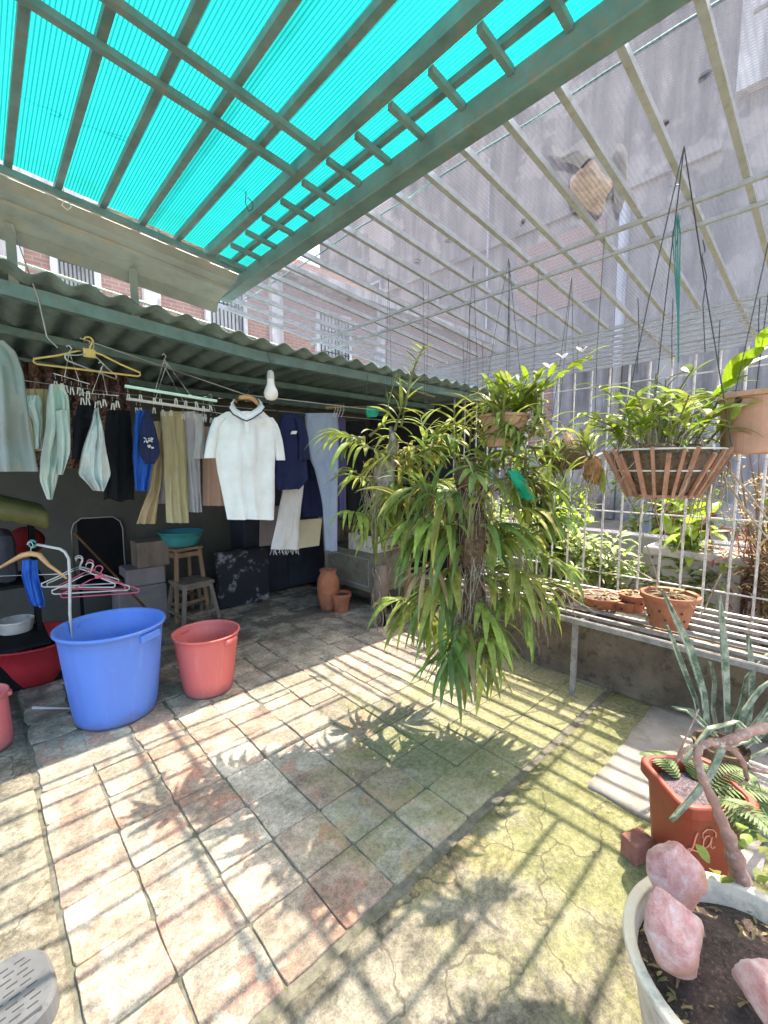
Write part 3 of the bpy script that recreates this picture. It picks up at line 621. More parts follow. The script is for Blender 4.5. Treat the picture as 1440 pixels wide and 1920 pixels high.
shrub('dry_shrub', 'brown twiggy shrub rising above the tangled one at far right', (4.75, .3, 1.35), (.3, .45, .6), 520, .08, .022, MT['leaf_dry'], 36, stems=24)
shrub('dry_shrub', 'tangled brown dry shrub pressed against the fence at far right', (4.62, .2, .75), (.3, .6, .8), 1100, .07, .022, MT['leaf_dry'], 17, stems=26, cat='shrub')
shrub('dry_shrub', 'reddish dry shrub growing up behind the fence near the right edge', (4.9, .6, .6), (.35, .4, .5), 520, .07, .025, MT['leaf_red'], 18, stems=20)
shrub('garden_shrub', 'leafy bush hugging the fence behind the long orchid clump', (4.75, 2.2, .6), (.35, .55, .45), 360, .16, .055, MT['leaf_bg'], 19)
# ================================================================ LAUNDRY
def lerp_rows(rows, n):
    out = []
    for k in range(n + 1):
        t = k / n * (len(rows) - 1); i = min(len(rows) - 2, int(t)); q = t - i
        out.append(tuple(a + (b - a) * q for a, b in zip(rows[i], rows[i + 1])))
    return out
def cloth(m, rows, Y, thick=.03, folds=4, amp=.01, cols=18, n=22, seed=0, hem=0, tilt=0):
    """a hanging tube of cloth: rows are (v, u_left, u_right) on the plane y = Y, given depth and folds of its own"""
    thick *= .7; amp *= 1.35
    r = random.Random(seed); ph = r.uniform(0, 6); rr = lerp_rows(rows, n); vs = []; fs = []; W = 2 * cols
    for i, (v, ul, ur) in enumerate(rr):
        a = py(ul, v, Y); b = py(ur, v, Y); wd = (b - a).length; t = i / n
        for k in range(W):
            front = k <= cols; s = k / cols if front else 2 - k / cols
            p = a.lerp(b, s); env = math.sin(PI * s) ** .5 if 0 < s < 1 else 0
            f = amp * (.35 + .9 * t) * (math.sin(2 * PI * folds * (s + .05 * math.sin(3 * t + ph)) + ph) + .5 * math.sin(2 * PI * folds * 1.7 * s + 2 * ph + 2 * t)) + amp * 2.2 * noise.noise(V((s * 3 + seed, t * 4, ph))) + amp * 1.3 * noise.noise(V((s * 8 + seed, t * 7, ph)))
            y = (-thick if front else thick) * env + f * (env * .7 + .3) + tilt * (s - .5)
            z = hem * wd * noise.noise(V((s * 3, seed, 0))) * t * t
            vs.append(p + V((0, y, z)))
    for i in range(n):
        for k in range(W):
            k2 = (k + 1) % W; fs.append((i * W + k, i * W + k2, (i + 1) * W + k2, (i + 1) * W + k))
    return m.add(vs, fs)
def hangmesh(m, a, w, drop, rz, r=.0035, bar=True, hook=.1, notch=0, flare=.0):
    """clothes hanger: a = underside of the hook, arms slope down on both sides"""
    a = V(a); d = V((math.cos(rz), math.sin(rz), 0)); nk = a - V((0, 0, hook * .45))
    pts = []
    for k in range(9):
        t = -PI * .15 + k / 8 * PI * 1.25; pts.append(a + d * (.022 * math.cos(t)) + V((0, 0, .022 * math.sin(t) - .004)))
    pts.reverse(); pts[-1:] = [a + d * .012 + V((0, 0, -.02)), nk]; 
    m.tube(pts, r * .9, 5)
    L = nk - d * w / 2 - V((0, 0, drop)); Rr = nk + d * w / 2 - V((0, 0, drop))
    lp = [nk, nk - d * w * .12 - V((0, 0, drop * .16)), nk - d * w * .3 - V((0, 0, drop * .55)), L + V((0, 0, .012)), L - V((0, 0, .004)), L + d * .012 - V((0, 0, .012))]
    rp = [nk + (p - nk) - 2 * d * (p - nk).dot(d) for p in lp]
    if bar: m.tube(lp + rp[::-1], r, 6)
    else: m.tube(lp[:4], r, 6); m.tube(rp[:4], r, 6)
    return nk
def garment(name, label, cat, rows, Y, mat, grp=None, hanger=None, extra=(), **kw):
    us = [(q[1] + q[2]) / 2 for q in rows]; top = py(us[0], rows[0][0], Y)
    t = thing(name, label, cat, top, grp); m = MB(); cloth(m, rows, Y, **kw); m.build('cloth', MT[mat], t, smooth=True)
    for nm, rws, mt, k2 in extra:
        m = MB(); cloth(m, rws, Y + k2.pop('dy', 0), **k2); m.build(nm, MT[mt], t, smooth=True)
    return t
# clothes lines and roof cords
def line(label, pts, r=.003, mat='rope', name='clothes_line', cat='clothes line', grp=None, sag=0):
    m = MB(); pts = [V(p) for p in pts]
    if len(pts) == 2 and sag:
        a, b = pts; pts = [a.lerp(b, k / 16) - V((0, 0, sag * 4 * (k / 16) * (1 - k / 16))) for k in range(17)]
    m.tube(pts, r, 5); o = m.build(name, MT[mat], org=pts[0]); return tag(o, label, cat, grp)
Y1, Y2, Y3 = 2.98, 3.35, 3.8
line('pale clothes line carrying the white polo shirt across the shed front', [py(150, 634, Y1), py(460, 740, Y1), py(730, 772, Y1)], .004)
line('inner clothes line behind carrying trousers and dark shirts', [py(-60, 700, Y2), py(400, 760, Y2), py(860, 800, Y2)], .003, sag=0)
line('short pale cord dangling from the gutter over the yellow hanger', [py(22, 420, 2.9), py(50, 500, 2.9), py(72, 560, 2.9), py(88, 632, 2.9), py(108, 652, 2.9)], .0035, name='loose_cord', cat='cord')

# white polo
Yp = 2.96
P1 = garment('polo_shirt', 'white short sleeved polo shirt hanging on a wooden hanger', 'shirt',
    [(772, 424, 494), (784, 404, 508), (800, 402, 516), (840, 402, 517), (880, 407, 515), (930, 418, 516), (974, 426, 514)], Yp, 'f_white', thick=.05, folds=3, amp=.009, cols=30, n=34, seed=2, hem=.02,
    extra=[('sleeve', [(783, 402, 426), (800, 394, 412), (830, 386, 408), (859, 382, 404)], 'f_white', dict(thick=.03, folds=1, amp=.004, cols=8, n=8, seed=4)),
           ('sleeve', [(783, 492, 512), (800, 506, 523), (830, 513, 531), (863, 517, 535)], 'f_white', dict(thick=.03, folds=1, amp=.004, cols=8, n=8, seed=5))])
m = MB()
cl = [(432, 757), (428, 764), (436, 776), (452, 785), (462, 789), (474, 784), (490, 773), (497, 763), (492, 756)]
a = [py(u, v, Yp - .062) for u, v in cl]; b = [py(462 + (u - 462) * .72, v - 9 - (3 if 2 < i < 6 else 0), Yp - .03) for i, (u, v) in enumerate(cl)]
m.add(a + b, [(i, i + 1, len(a) + i + 1, len(a) + i) for i in range(len(a) - 1)]); m.build('collar', MT['f_white'], P1, smooth=True, solid=.004)
m = MB(); m.tube([p + V((0, -.004, -.002)) for p in a], .0045, 5); m.build('collar_stripe', MT['f_navy'], P1)
m = MB(); m.box(py(463, 800, Yp - .062), (.03, .004, .1)); m.build('placket', MT['f_white'], P1, bevel=.002)
m = MB(); c = py(463, 744, Yp); hk = py(463, 735, Yp)
m.tube([c + V((-.085, 0, -.045)), c + V((-.05, 0, -.012)), c, c + V((.05, 0, -.012)), c + V((.085, 0, -.045))], [.014, .018, .02, .018, .014], 8)
o = m.build('hanger_top', MT['wood_pale'], P1, smooth=True)
m = MB(); m.tube([c, c + V((0, 0, .02)), c + V((.016, 0, .034)), c + V((.012, 0, .052)), c + V((-.004, 0, .056)), c + V((-.014, 0, .045))], .0028, 5); m.build('hook', MT['wire_dark'], o)

# navy shirt, grey frayed trousers, jeans etc. to the right of the polo
garment('navy_shirt', 'navy shirt with a small pale badge hanging right of the white polo', 'shirt', [(776, 530, 560), (790, 524, 570), (840, 514, 574), (880, 514, 576), (900, 514, 578), (918, 520, 560)], 3.16, 'f_navy', thick=.04, folds=2, amp=.01, seed=6, hem=.08,
    extra=[('sleeve', [(784, 552, 568), (820, 560, 578), (862, 560, 580)], 'f_navy', dict(thick=.03, folds=1, amp=.006, cols=8, n=8, dy=-.03)),
           ('badge', [(808, 547, 558), (814, 544, 556)], 'f_white', dict(thick=.002, folds=1, amp=.0, cols=4, n=2, dy=-.08))])
t = garment('frayed_trousers', 'pale grey trousers with a frayed hem hanging beside the cream board', 'trousers', [(880, 534, 572), (930, 528, 568), (980, 518, 562), (1030, 508, 562)], 3.25, 'f_palegrey', thick=.03, folds=2, amp=.008, seed=7)
def fringe(par, u0, u1, v, Y, mat, n, L=.05):
    m = MB(); r = random.Random(n)
    for k in range(n):
        a = py(u0 + (u1 - u0) * (k + r.random()) / n, v - 2, Y - .02 + r.uniform(0, .03)); m.tube([a, a + V((r.uniform(-.01, .01), 0, -L * r.uniform(.3, .7))), a + V((r.uniform(-.02, .02), 0, -L * r.uniform(.7, 1.2)))], .0022, 3)
    m.build('fringe', MT[mat], par)
fringe(t, 508, 562, 1030, 3.25, 'f_palegrey', 26)
t = garment('blue_jeans', 'faded light blue jeans hanging by the waist from a clip hanger', 'jeans', [(782, 572, 634), (820, 575, 635), (862, 582, 635), (880, 590, 635), (940, 604, 633), (1032, 612, 632)], 3.2, 'f_jean', thick=.045, folds=2, amp=.009, seed=8,
    extra=[('waistband', [(775, 572, 634), (787, 572, 634)], 'f_jean', dict(thick=.05, folds=1, amp=.002, cols=12, n=3))])
fringe(t, 612, 632, 1032, 3.2, 'f_jean', 10, .04)
garment('dark_trousers', 'dark navy trousers hanging behind the faded jeans', 'trousers', [(862, 560, 606), (900, 566, 606), (968, 568, 606)], 3.42, 'f_navy', thick=.03, folds=2, amp=.01, seed=9)
garment('violet_trousers', 'violet navy trousers hanging just right of the faded jeans', 'trousers', [(785, 630, 648), (880, 630, 650), (970, 633, 648)], 3.34, 'f_violet', thick=.03, folds=2, amp=.008, seed=10)
garment('black_shirt', 'black shirt hanging in shade between the jeans and the orchids', 'shirt', [(790, 650, 684), (860, 646, 692), (985, 652, 690)], 3.5, 'f_black', thick=.04, folds=3, amp=.012, seed=11)
garment('black_coat', 'long black coat hanging in shade behind the upper left orchid', 'coat', [(800, 690, 740), (880, 688, 752), (1000, 694, 750)], 3.62, 'f_black', thick=.05, folds=3, amp=.015, seed=12)
# group left of the polo
garment('khaki_trousers', 'khaki trousers with straight legs hanging left of the white polo', 'trousers', [(772, 300, 344), (830, 306, 350), (900, 308, 352), (980, 312, 354)], 3.26, 'f_khaki', thick=.035, folds=3, amp=.01, seed=13,
    extra=[('leg', [(790, 290, 316), (850, 286, 310), (920, 278, 300), (982, 255, 292)], 'f_beige', dict(thick=.03, folds=2, amp=.012, dy=.07, seed=14))])
garment('lilac_shirt', 'pale lilac shirt hanging directly right of the khaki trousers', 'shirt', [(772, 342, 372), (800, 346, 384), (850, 346, 374), (920, 352, 376), (960, 354, 378)], 3.3, 'f_lilac', thick=.04, folds=3, amp=.01, seed=15,
    extra=[('sleeve', [(776, 362, 382), (820, 366, 384), (860, 362, 380)], 'f_palegrey', dict(thick=.03, folds=1, amp=.008, dy=-.04, cols=8, n=8))])
garment('peach_shirt', 'peach shirt half hidden behind the white polo', 'shirt', [(800, 380, 430), (860, 380, 430), (948, 380, 432)], 3.42, 'f_peach', thick=.04, folds=3, amp=.008, seed=16)
garment('pale_shirt', 'pale grey shirt tail showing between the beige and khaki trouser legs', 'shirt', [(790, 284, 312), (860, 290, 314), (944, 292, 312)], 3.5, 'f_lilac', thick=.03, folds=2, amp=.008, seed=17)
garment('black_trousers', 'black trousers hanging left of the bright blue shirt', 'trousers', [(770, 200, 244), (820, 196, 248), (880, 198, 252), (938, 194, 252)], 3.24, 'f_black', thick=.05, folds=2, amp=.014, seed=18, hem=.1)
garment('royal_shirt', 'bright royal blue shirt hanging behind the dark cap', 'shirt', [(770, 254, 282), (812, 250, 286), (860, 248, 288), (920, 254, 276)], 3.12, 'f_royal', thick=.04, folds=2, amp=.012, seed=19, hem=.1)
t = garment('speckled_cap', 'dark navy bag shaped cap with pale speckled print', 'cap', [(768, 272, 278), (790, 264, 288), (830, 260, 298), (850, 260, 300), (870, 272, 290)], 3.02, 'f_navy', thick=.035, folds=1, amp=.006, seed=20)
m = MB(); r = random.Random(5)
for k in range(12): m.box(py(r.uniform(270, 286), r.uniform(822, 842), 2.965), (r.uniform(.006, .02), .004, r.uniform(.004, .014)), m=Matrix.Rotation(r.uniform(0, 3), 3, 'Y'))
m.build('print', MT['f_palegrey'], t)
garment('aqua_blouse', 'pale aqua blouse hung by one corner with its hem in a point', 'blouse', [(722, 92, 118), (745, 88, 130), (800, 86, 132), (860, 76, 118), (900, 74, 108), (936, 88, 98)], 2.86, 'f_aqua', thick=.045, folds=2, amp=.016, seed=21,
    extra=[('sleeve', [(770, 104, 126), (810, 106, 132), (850, 108, 132), (890, 108, 118)], 'f_aqua', dict(thick=.035, folds=2, amp=.014, dy=-.05, cols=8, n=8, seed=22))])
garment('small_aqua_top', 'small pale aqua top pegged against the patterned curtain', 'top', [(742, 52, 74), (760, 48, 80), (790, 62, 80), (842, 66, 78)], 2.95, 'f_aqua', thick=.03, folds=2, amp=.012, seed=23)
garment('pale_blouse', 'pale blue grey blouse hanging in a triangle from one peg', 'blouse', [(766, 178, 184), (800, 168, 192), (850, 152, 200), (890, 146, 208), (920, 176, 194)], 2.88, 'f_paleaqua', thick=.05, folds=3, amp=.018, seed=24)
garment('black_tee', 'black top hanging behind the pale triangular blouse', 'top', [(752, 148, 176), (790, 138, 182), (862, 134, 178)], 3.1, 'f_black', thick=.04, folds=2, amp=.012, seed=25)
garment('grey_jacket', 'faded grey jacket cut by the left edge of the picture', 'jacket', [(640, -60, 8), (660, -70, 30), (700, -80, 44), (760, -90, 52), (830, -90, 62), (884, -90, 72)], 2.72, 'f_grey', thick=.07, folds=3, amp=.016, cols=26, seed=26)
garment('tan_shirt', 'tan brown shirt hanging behind the small aqua top', 'shirt', [(730, 40, 90), (800, 56, 90), (845, 60, 88)], 3.2, 'f_beige', thick=.03, folds=2, amp=.012, seed=27)
# hangers with nothing on them
def hanger_thing(label, hook, w, drop, rz, mat, r=.004, grp='empty clothes hangers', hookmat='wire_white'):
    hook = V(hook); t = thing('clothes_hanger', label, 'hanger', hook, grp)
    m = MB(); hangmesh(m, hook, w, drop, rz, r, hook=.12); m.build('hanger_frame', MT[mat], t, smooth=True); return t
hy = py(166, 638, 2.97)
t = hanger_thing('yellow plastic hanger hanging empty from the line at left', hy, .5, .1, -.05, 'yellow', .006)
m = MB(); m.box(hy + V((0, 0, -.07)), (.06, .012, .05)); m.build('neck_plate', MT['yellow'], t, bevel=.008)
hanger_thing('thin pale wire hanger turned crosswise behind the yellow hanger', py(172, 646, 3.02), .5, .08, .9, 'wire_white', .004)
for u, v, lb in ((500, 748, 'dark wire hanger hanging empty under the light bulb'), (578, 752, 'dark wire hanger above the faded jeans')):
    hanger_thing(lb, py(u, v, 3.2), .34, .06, .1, 'wire_dark', .003)
# peg racks
def peg(m, p, s=1.0):
    r = random.uniform(-.3, .3); m.box(p + V((-.006, 0, -.02 * s)), (.005, .009, .038 * s), m=Matrix.Rotation(.12 + r * .4, 3, 'Y')); m.box(p + V((.006, 0, -.02 * s)), (.005, .009, .038 * s), m=Matrix.Rotation(-.12 + r * .4, 3, 'Y'))
def pegrack(label, a, b, hook, mat, npeg, pegmat, seed, r=.006, flat=False):
    a, b, hook = V(a), V(b), V(hook); random.seed(seed); t = thing('peg_rack', label, 'peg rack', hook, 'clothes peg racks')
    m = MB()
    if flat: m.bar(a, b, .022, .016)
    else: m.tube([a, b], r, 6)
    m.build('rail', MT[mat], t)
    m = MB(); mid = (a + b) / 2; m.tube([hook, hook + V((.012, 0, .02)), hook + V((0, 0, .035)), hook + V((-.012, 0, .025))], .003, 4)
    m.tube([hook, a.lerp(b, .3)], .002, 4); m.tube([hook, a.lerp(b, .7)], .002, 4); m.build('hanging_wire', MT['wire_white'], t)
    for k in range(npeg):
        p = a.lerp(b, (k + .5 + random.uniform(-.35, .35)) / npeg) - V((0, 0, random.uniform(.012, .035))); m = MB(); m.tube([p + V((0, 0, .02)), p], .0018, 3); peg(m, p - V((0, 0, .012))); m.build('peg', MT[pegmat], t)
    return t
pegrack('pale mint green flat bar of pegs over the khaki trousers', py(234, 724, 3.0), py(406, 752, 3.0), py(308, 674, 3.0), 'mint_bar', 9, 'wire_white', 1, flat=True)
pegrack('white flat peg bar hanging just below the mint green bar', py(240, 748, 3.12), py(392, 770, 3.12), py(310, 690, 3.12), 'white_pl', 9, 'wire_white', 2, flat=True)
pegrack('grey wire peg rack over the aqua blouse', py(100, 700, 2.88), py(168, 720, 2.88), py(130, 660, 2.88), 'wire_white', 7, 'wire_white', 3, r=.003)
pegrack('second wire peg rack holding the pale triangular blouse', py(150, 736, 2.9), py(222, 742, 2.9), py(190, 690, 2.9), 'wire_white', 7, 'wire_white', 4, r=.003)
pegrack('white peg rack partly hidden by the polo shoulder', py(372, 768, 3.2), py(418, 776, 3.2), py(395, 748, 3.2), 'white_pl', 5, 'wire_white', 6, r=.004)
t = thing('bamboo_pole', 'short bamboo stick with wire clips hanging right of the jeans', 'pole', py(650, 763, 3.15))
m = MB(); m.tube([py(612, 764, 3.15), py(692, 762, 3.15)], .011, 8); m.build('cane', MT['wood_pale'], t, smooth=True)
m = MB()
for u in (628, 633, 638, 644): m.tube([py(u, 757, 3.13), py(u + 1, 768, 3.12), py(u - 4, 782, 3.13)], .003, 4)
m.build('clip', MT['wire_white'], t)
m = MB(); cloth(m, [(762, 686, 712), (772, 685, 712), (782, 690, 706)], 3.0, thick=.02, folds=2, amp=.01, n=8, cols=8); tag(m.build('green_rag', MT['green_net'], org=py(700, 770, 3), smooth=True), 'bright green rag hung above the upper left orchid', 'rag')

# light bulb
b0 = py(508, 735, 2.86); t = thing('light_bulb', 'large white light bulb dangling unlit from the shed eave', 'light bulb', b0)
m = MB(); k = .048
m.lathe([(.002, -.06), (.03, -.054), (.046, -.035), (.05, -.012), (.045, .012), (.032, .04), (.026, .062), (.025, .09)], b0, 20); m.build('globe', MT['bulb'], t, smooth=True)
m = MB(); m.lathe([(.0255, .09), (.027, .092), (.027, .112), (.025, .114), (.022, .14), (.012, .15), (.004, .152)], b0, 16); m.build('socket', MT['socket'], t, smooth=True)
m = MB(); m.tube([b0 + V((0, 0, .15)), b0 + V((.006, 0, .2)), b0 + V((-.004, .02, .25)), V((b0.x, 2.89, 2.33))], .003, 5); m.build('cord', MT['wire_dark'], t)
# curtain with pattern at the left back
m = MB(); vs = []; n = 60
for z in (2.24, 1.5):
    for i in range(n + 1):
        x = .2 + .72 * i / n; vs.append(V((x, 3.95 + .025 * math.sin(i * .9) + .02 * noise.noise(V((i * .2, z, 0))), z)))
m.add(vs, [(i, i + 1, n + 2 + i, n + 1 + i) for i in range(n)]); o = m.build('patterned_curtain', MT['carved'], org=(.8, 3.95, 1), smooth=True, solid=.006)
tag(o, 'dark red brown curtain with a pale scroll pattern hanging at back left', 'curtain')
# ================================================================ THINGS ON THE FLOOR
def bin_(name, label, base, r0, r1, h, mat, rz=0, lug=True):
    t = thing(name, label, 'bin', base); base = V(base); m = MB()
    def fl(t_, z): return 1 + (.006 * (1 if math.cos(t_ * 22) > .2 else 0)) * (1 if .06 * h < z < .9 * h else 0)
    prof = [(.001, .004), (r0 * .8, .004), (r0 * .97, .0), (r0, .02)]
    for k in range(1, 13): q = k / 12; prof.append((r0 + (r1 - r0) * (q ** .85), .02 + (h * .9 - .02) * q))
    prof += [(r1 * 1.015, h * .91), (r1 * 1.02, h * .955), (r1 * 1.06, h * .96), (r1 * 1.085, h * .975), (r1 * 1.08, h * .995), (r1 * 1.05, h), (r1 * 1.01, h * .99), (r1 * .985, h * .95), (r1 * .97, h * .88), (r1 * .93, h * .86)]
    prof += [(r0 * .95 + (r1 * .92 - r0 * .95) * q, h * .86 * q + .02) for q in (.8, .6, .4, .2, 0)] + [(.001, .02)]
    rm = Matrix.Rotation(rz, 3, 'Z'); m.lathe(prof, base, 66, fn=fl, rot=rm); m.build('body', MT[mat], t, smooth=True)
    for sgn in (0, PI):
        m = MB(); a = rz + sgn; d = V((math.cos(a), math.sin(a), 0)); s = V((-d.y, d.x, 0)); c = base + d * r1 * 1.03 + V((0, 0, h * .9))
        m.box(c, (.03, r1 * .5, h * .085), rz=a); m.build('handle', MT[mat], t, bevel=.01)
    return t
bb0 = pz(212, 1372, 0) + V((.17, .19, 0)) - RGT * .1 - V((.03, .035, 0))
bin_('plastic_bin', 'big blue plastic bin standing at the edge of the sunlight', (bb0.x, bb0.y, .004), .22, .272, .565, 'blue', rz=TH - R(90) - .25)
rb0 = pz(385, 1312, 0) + V((.1, .11, 0)) - RGT * .035
bin_('plastic_bin', 'smaller red plastic bin standing right of the blue bin', (rb0.x, rb0.y, .0), .155, .2, .41, 'red_bin', rz=TH + 1.2)
def tub(label, c, r0, r1, h, mat, name='wash_tub', cat='tub'):
    m = MB(); m.lathe([(.001, .004), (r0 * .9, .004), (r0, .01), (r0 + (r1 - r0) * .5, h * .5), (r1, h * .93), (r1 * 1.06, h * .95), (r1 * 1.06, h), (r1 * .98, h * .99), (r0 * .97, .02), (.001, .015)], c, 48)
    o = m.build(name, MT[mat], org=c, smooth=True); return tag(o, label, cat)
c = pz(38, 1290, 0) + V((.1, .14, 0)); tub('wide dark red wash tub in shade behind the blue bin', (c.x, c.y, .0), .2, .29, .3, 'red_tub')
c = pz(-42, 1412, 0) + V((.02, .03, 0)); bin_('plastic_bin', 'red plastic bin cut off by the left edge of the picture', (c.x, c.y, .004), .13, .12, .3, 'red_bin')
# stools
def stool(label, c, w0, w1, h, mat, seatmat, rz):
    c = V(c); t = thing('wooden_stool', label, 'stool', c, 'wooden stools'); rm = Matrix.Rotation(rz, 3, 'Z')
    m = MB(); m.box(c + V((0, 0, h - .015)), (w1 * 1.12, w1 * 1.12, .03), m=rm); m.build('seat', MT[seatmat], t, bevel=.006)
    cs = [(-1, -1), (1, -1), (1, 1), (-1, 1)]
    for x, y in cs:
        m = MB(); m.bar(c + rm @ V((x * w0 / 2, y * w0 / 2, 0)), c + rm @ V((x * w1 / 2 * .9, y * w1 / 2 * .9, h - .031)), .036, .036); m.build('leg', MT[mat], t, bevel=.004)
    for k in range(4):
        x, y = cs[k]; x2, y2 = cs[(k + 1) % 4]
        for q, th in ((.24, .026), (.9, .045)):
            ww = (w0 + (w1 * .9 - w0) * q) / 2; m = MB(); a_ = V((x * ww, y * ww, h * q)); b_ = V((x2 * ww, y2 * ww, h * q)); dd = (b_ - a_).normalized() * .02
            m.bar(c + rm @ (a_ + dd), c + rm @ (b_ - dd), .018, th); m.build('rung' if q < .5 else 'apron', MT[mat], t)
    return t
s0 = pz(362, 1160, 0); rzs = .12
stool('low weathered wooden step stool standing before the taller stool', (s0.x, s0.y, 0), .36, .28, .4, 'wood_old', 'wood_old', rzs)
s1 = pd(345, 1108, 4.4); s1.z = 0
stool('tall wooden stool carrying the teal basin', (s1.x, s1.y, 0), .33, .26, .72, 'wood', 'wood', .15)
c = V((s1.x, s1.y, .722)); tub('teal plastic basin sitting on the tall wooden stool', (c.x, c.y, c.z), .15, .205, .15, 'teal_basin', 'basin', 'basin')
# slotted white block, dark boards, boxes
m = MB(); p = pd(403, 1117, 4.7); p.z = .0; t = thing('slotted_block', 'cream slotted plastic block standing on end beside the step stool', 'block', p)
for dx in (-.045, .045): m.bb(p + V((dx - .014, -.03, 0)), p + V((dx + .014, .03, .29)))
m.bb(p + V((-.031, -.03, 0)), p + V((.031, .03, .022))); m.bb(p + V((-.031, -.03, .268)), p + V((.031, .03, .29)))
m.build('frame', MT['f_cream'], t)
m = MB()
for k in range(9): m.bb(p + V((-.031, -.02, .04 + .025 * k)), p + V((.031, .02, .048 + .025 * k)))
m.build('slats', MT['wood_old'], t)
def boxth(name, label, cat, a, b, mat, grp=None, bevel=.008, parent=None):
    a, b = V(a), V(b); m = MB(); m.bb(a, b); o = m.build(name, MT[mat], org=((a.x + b.x) / 2, (a.y + b.y) / 2, min(a.z, b.z)), bevel=bevel); return tag(o, label, cat, grp)
def wardrobe(name, label, cat, x0, y0, x1, y1, z0, z1, mat, doors=2, trimmat='trim'):
    t = thing(name, label, cat, ((x0 + x1) / 2, (y0 + y1) / 2, z0)); m = MB(); m.bb((x0, y0, z0), (x1, y1, z1)); m.build('body', MT[mat], t, bevel=.01)
    w_ = (x1 - x0) / doors
    for k in range(doors):
        m = MB(); m.bb((x0 + w_ * k + .012, y0 - .016, z0 + .03), (x0 + w_ * (k + 1) - .012, y0 - .001, z1 - .03)); d = m.build('door', MT[mat], t, bevel=.004)
        m = MB(); m.bar((x0 + w_ * (k + .85), y0 - .03, (z0 + z1) / 2 - .05), (x0 + w_ * (k + .85), y0 - .03, (z0 + z1) / 2 + .05), .012); m.build('handle', MT[trimmat], d)
    return t
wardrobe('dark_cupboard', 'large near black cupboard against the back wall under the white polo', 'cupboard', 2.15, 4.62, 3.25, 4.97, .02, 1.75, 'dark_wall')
p = pd(436, 1110, 5.0)
m = MB(); m.bb((p.x - .3, 4.42, .0), (p.x + .3, 4.52, .62)); tag(m.build('printed_board', MT['blotch'], org=(p.x, 4.47, 0), bevel=.02), 'black board with pale flower like blotches leaning by the cupboard', 'board')
p = pd(575, 1000, 4.4); m = MB(); m.box(p, (.33, .02, .3), m=Matrix.Rotation(.2, 3, 'X')); tag(m.build('cream_board', MT['f_cream'], org=p), 'square cream board standing behind the frayed trousers', 'board')
p = pd(515, 985, 4.6); m = MB(); m.box(p, (.34, .02, .42), m=Matrix.Rotation(.1, 3, 'X')); tag(m.build('grey_board', MT['grey_box'], org=p), 'grey board leaning left of the frayed trousers', 'board')
wardrobe('low_cupboard', 'low dark brown cupboard at the back below the cream board', 'cupboard', 3.27, 4.3, 3.9, 4.9, 0, .85, 'bark', 2)
for k, (u, v, d, w_, h_, z0, lb) in enumerate(((262, 1100, 4.2, .42, .38, 0, 'large grey storage box at the bottom of the stack left of the tall stool'), (266, 1040, 4.2, .34, .17, .382, 'smaller grey box on top of the large grey storage box'))):
    p = pd(u, v, d); boxth('storage_box', lb, 'box', (p.x - w_ / 2, p.y - .13, z0), (p.x + w_ / 2, p.y + .17, z0 + h_), 'grey_box', 'stacked grey boxes', .015)
p = pd(280, 985, 4.2); boxth('carton', 'brown carton on the stacked grey boxes', 'box', (p.x - .14, p.y - .1, .553), (p.x + .14, p.y + .15, .8), 'wood_old')
# cabinet on the right with foam box
ca = pz(695, 1142, 0); t = thing('metal_cabinet', 'low olive grey cabinet holding the white foam box', 'cabinet', (ca.x, ca.y, 0))
x0, x1, yy0, yy1 = ca.x - .06, ca.x + .5, ca.y - .12, ca.y + .75
m = MB(); m.bb((x0, yy0, .2), (x1, yy1, .62)); m.build('body', MT['cab'], t, bevel=.006)
m = MB(); m.bb((x0 - .014, yy0 + .03, .23), (x0 - .001, yy1 - .03, .59)); d = m.build('door', MT['cab'], t, bevel=.003)
m = MB(); m.bb((x0 - .02, yy0 + .06, .26), (x0 - .0145, yy1 - .06, .27)); m.bb((x0 - .02, yy0 + .06, .55), (x0 - .0145, yy1 - .06, .56)); m.bb((x0 - .02, yy0 + .06, .271), (x0 - .0145, yy0 + .07, .549)); m.bb((x0 - .02, yy1 - .07, .271), (x0 - .0145, yy1 - .06, .549)); m.build('moulding', MT['trim'], d)
for x in (x0 + .03, x1 - .03):
    for y in (yy0 + .03, yy1 - .03):
        m = MB(); m.bb((x - .025, y - .025, 0), (x + .025, y + .025, .198)); m.build('leg', MT['wood_old'], t)
fx = (x0 + .02, yy0 + .02, .621); t = thing('foam_box', 'dirty white foam planter box sitting on the low cabinet', 'box', fx)
X0, Y0, Z0 = fx; W_, D_, H_ = .46, .42, .17; m = MB()
m.bb((X0, Y0, Z0), (X0 + W_, Y0 + .03, Z0 + H_)); m.bb((X0, Y0 + D_ - .03, Z0), (X0 + W_, Y0 + D_, Z0 + H_)); m.bb((X0, Y0 + .031, Z0), (X0 + .03, Y0 + D_ - .031, Z0 + H_)); m.bb((X0 + W_ - .03, Y0 + .031, Z0), (X0 + W_, Y0 + D_ - .031, Z0 + H_))
m.build('walls', MT['foam'], t); m = MB(); m.bb((X0 + .031, Y0 + .031, Z0 + .02), (X0 + W_ - .031, Y0 + D_ - .031, Z0 + H_ - .02)); m.build('soil', MT['soil'], t)
m = MB(); random.seed(3)
for k in range(26): m.leaf((X0 + random.uniform(.05, .4), Y0 + random.uniform(.05, .36), Z0 + H_ - .02), (random.uniform(-1, 1), random.uniform(-1, 1), random.uniform(.1, .8)), random.uniform(.08, .2), .02, 1.4, n=4)
m.build('dry_leaves', MT['leaf_dry'], t)
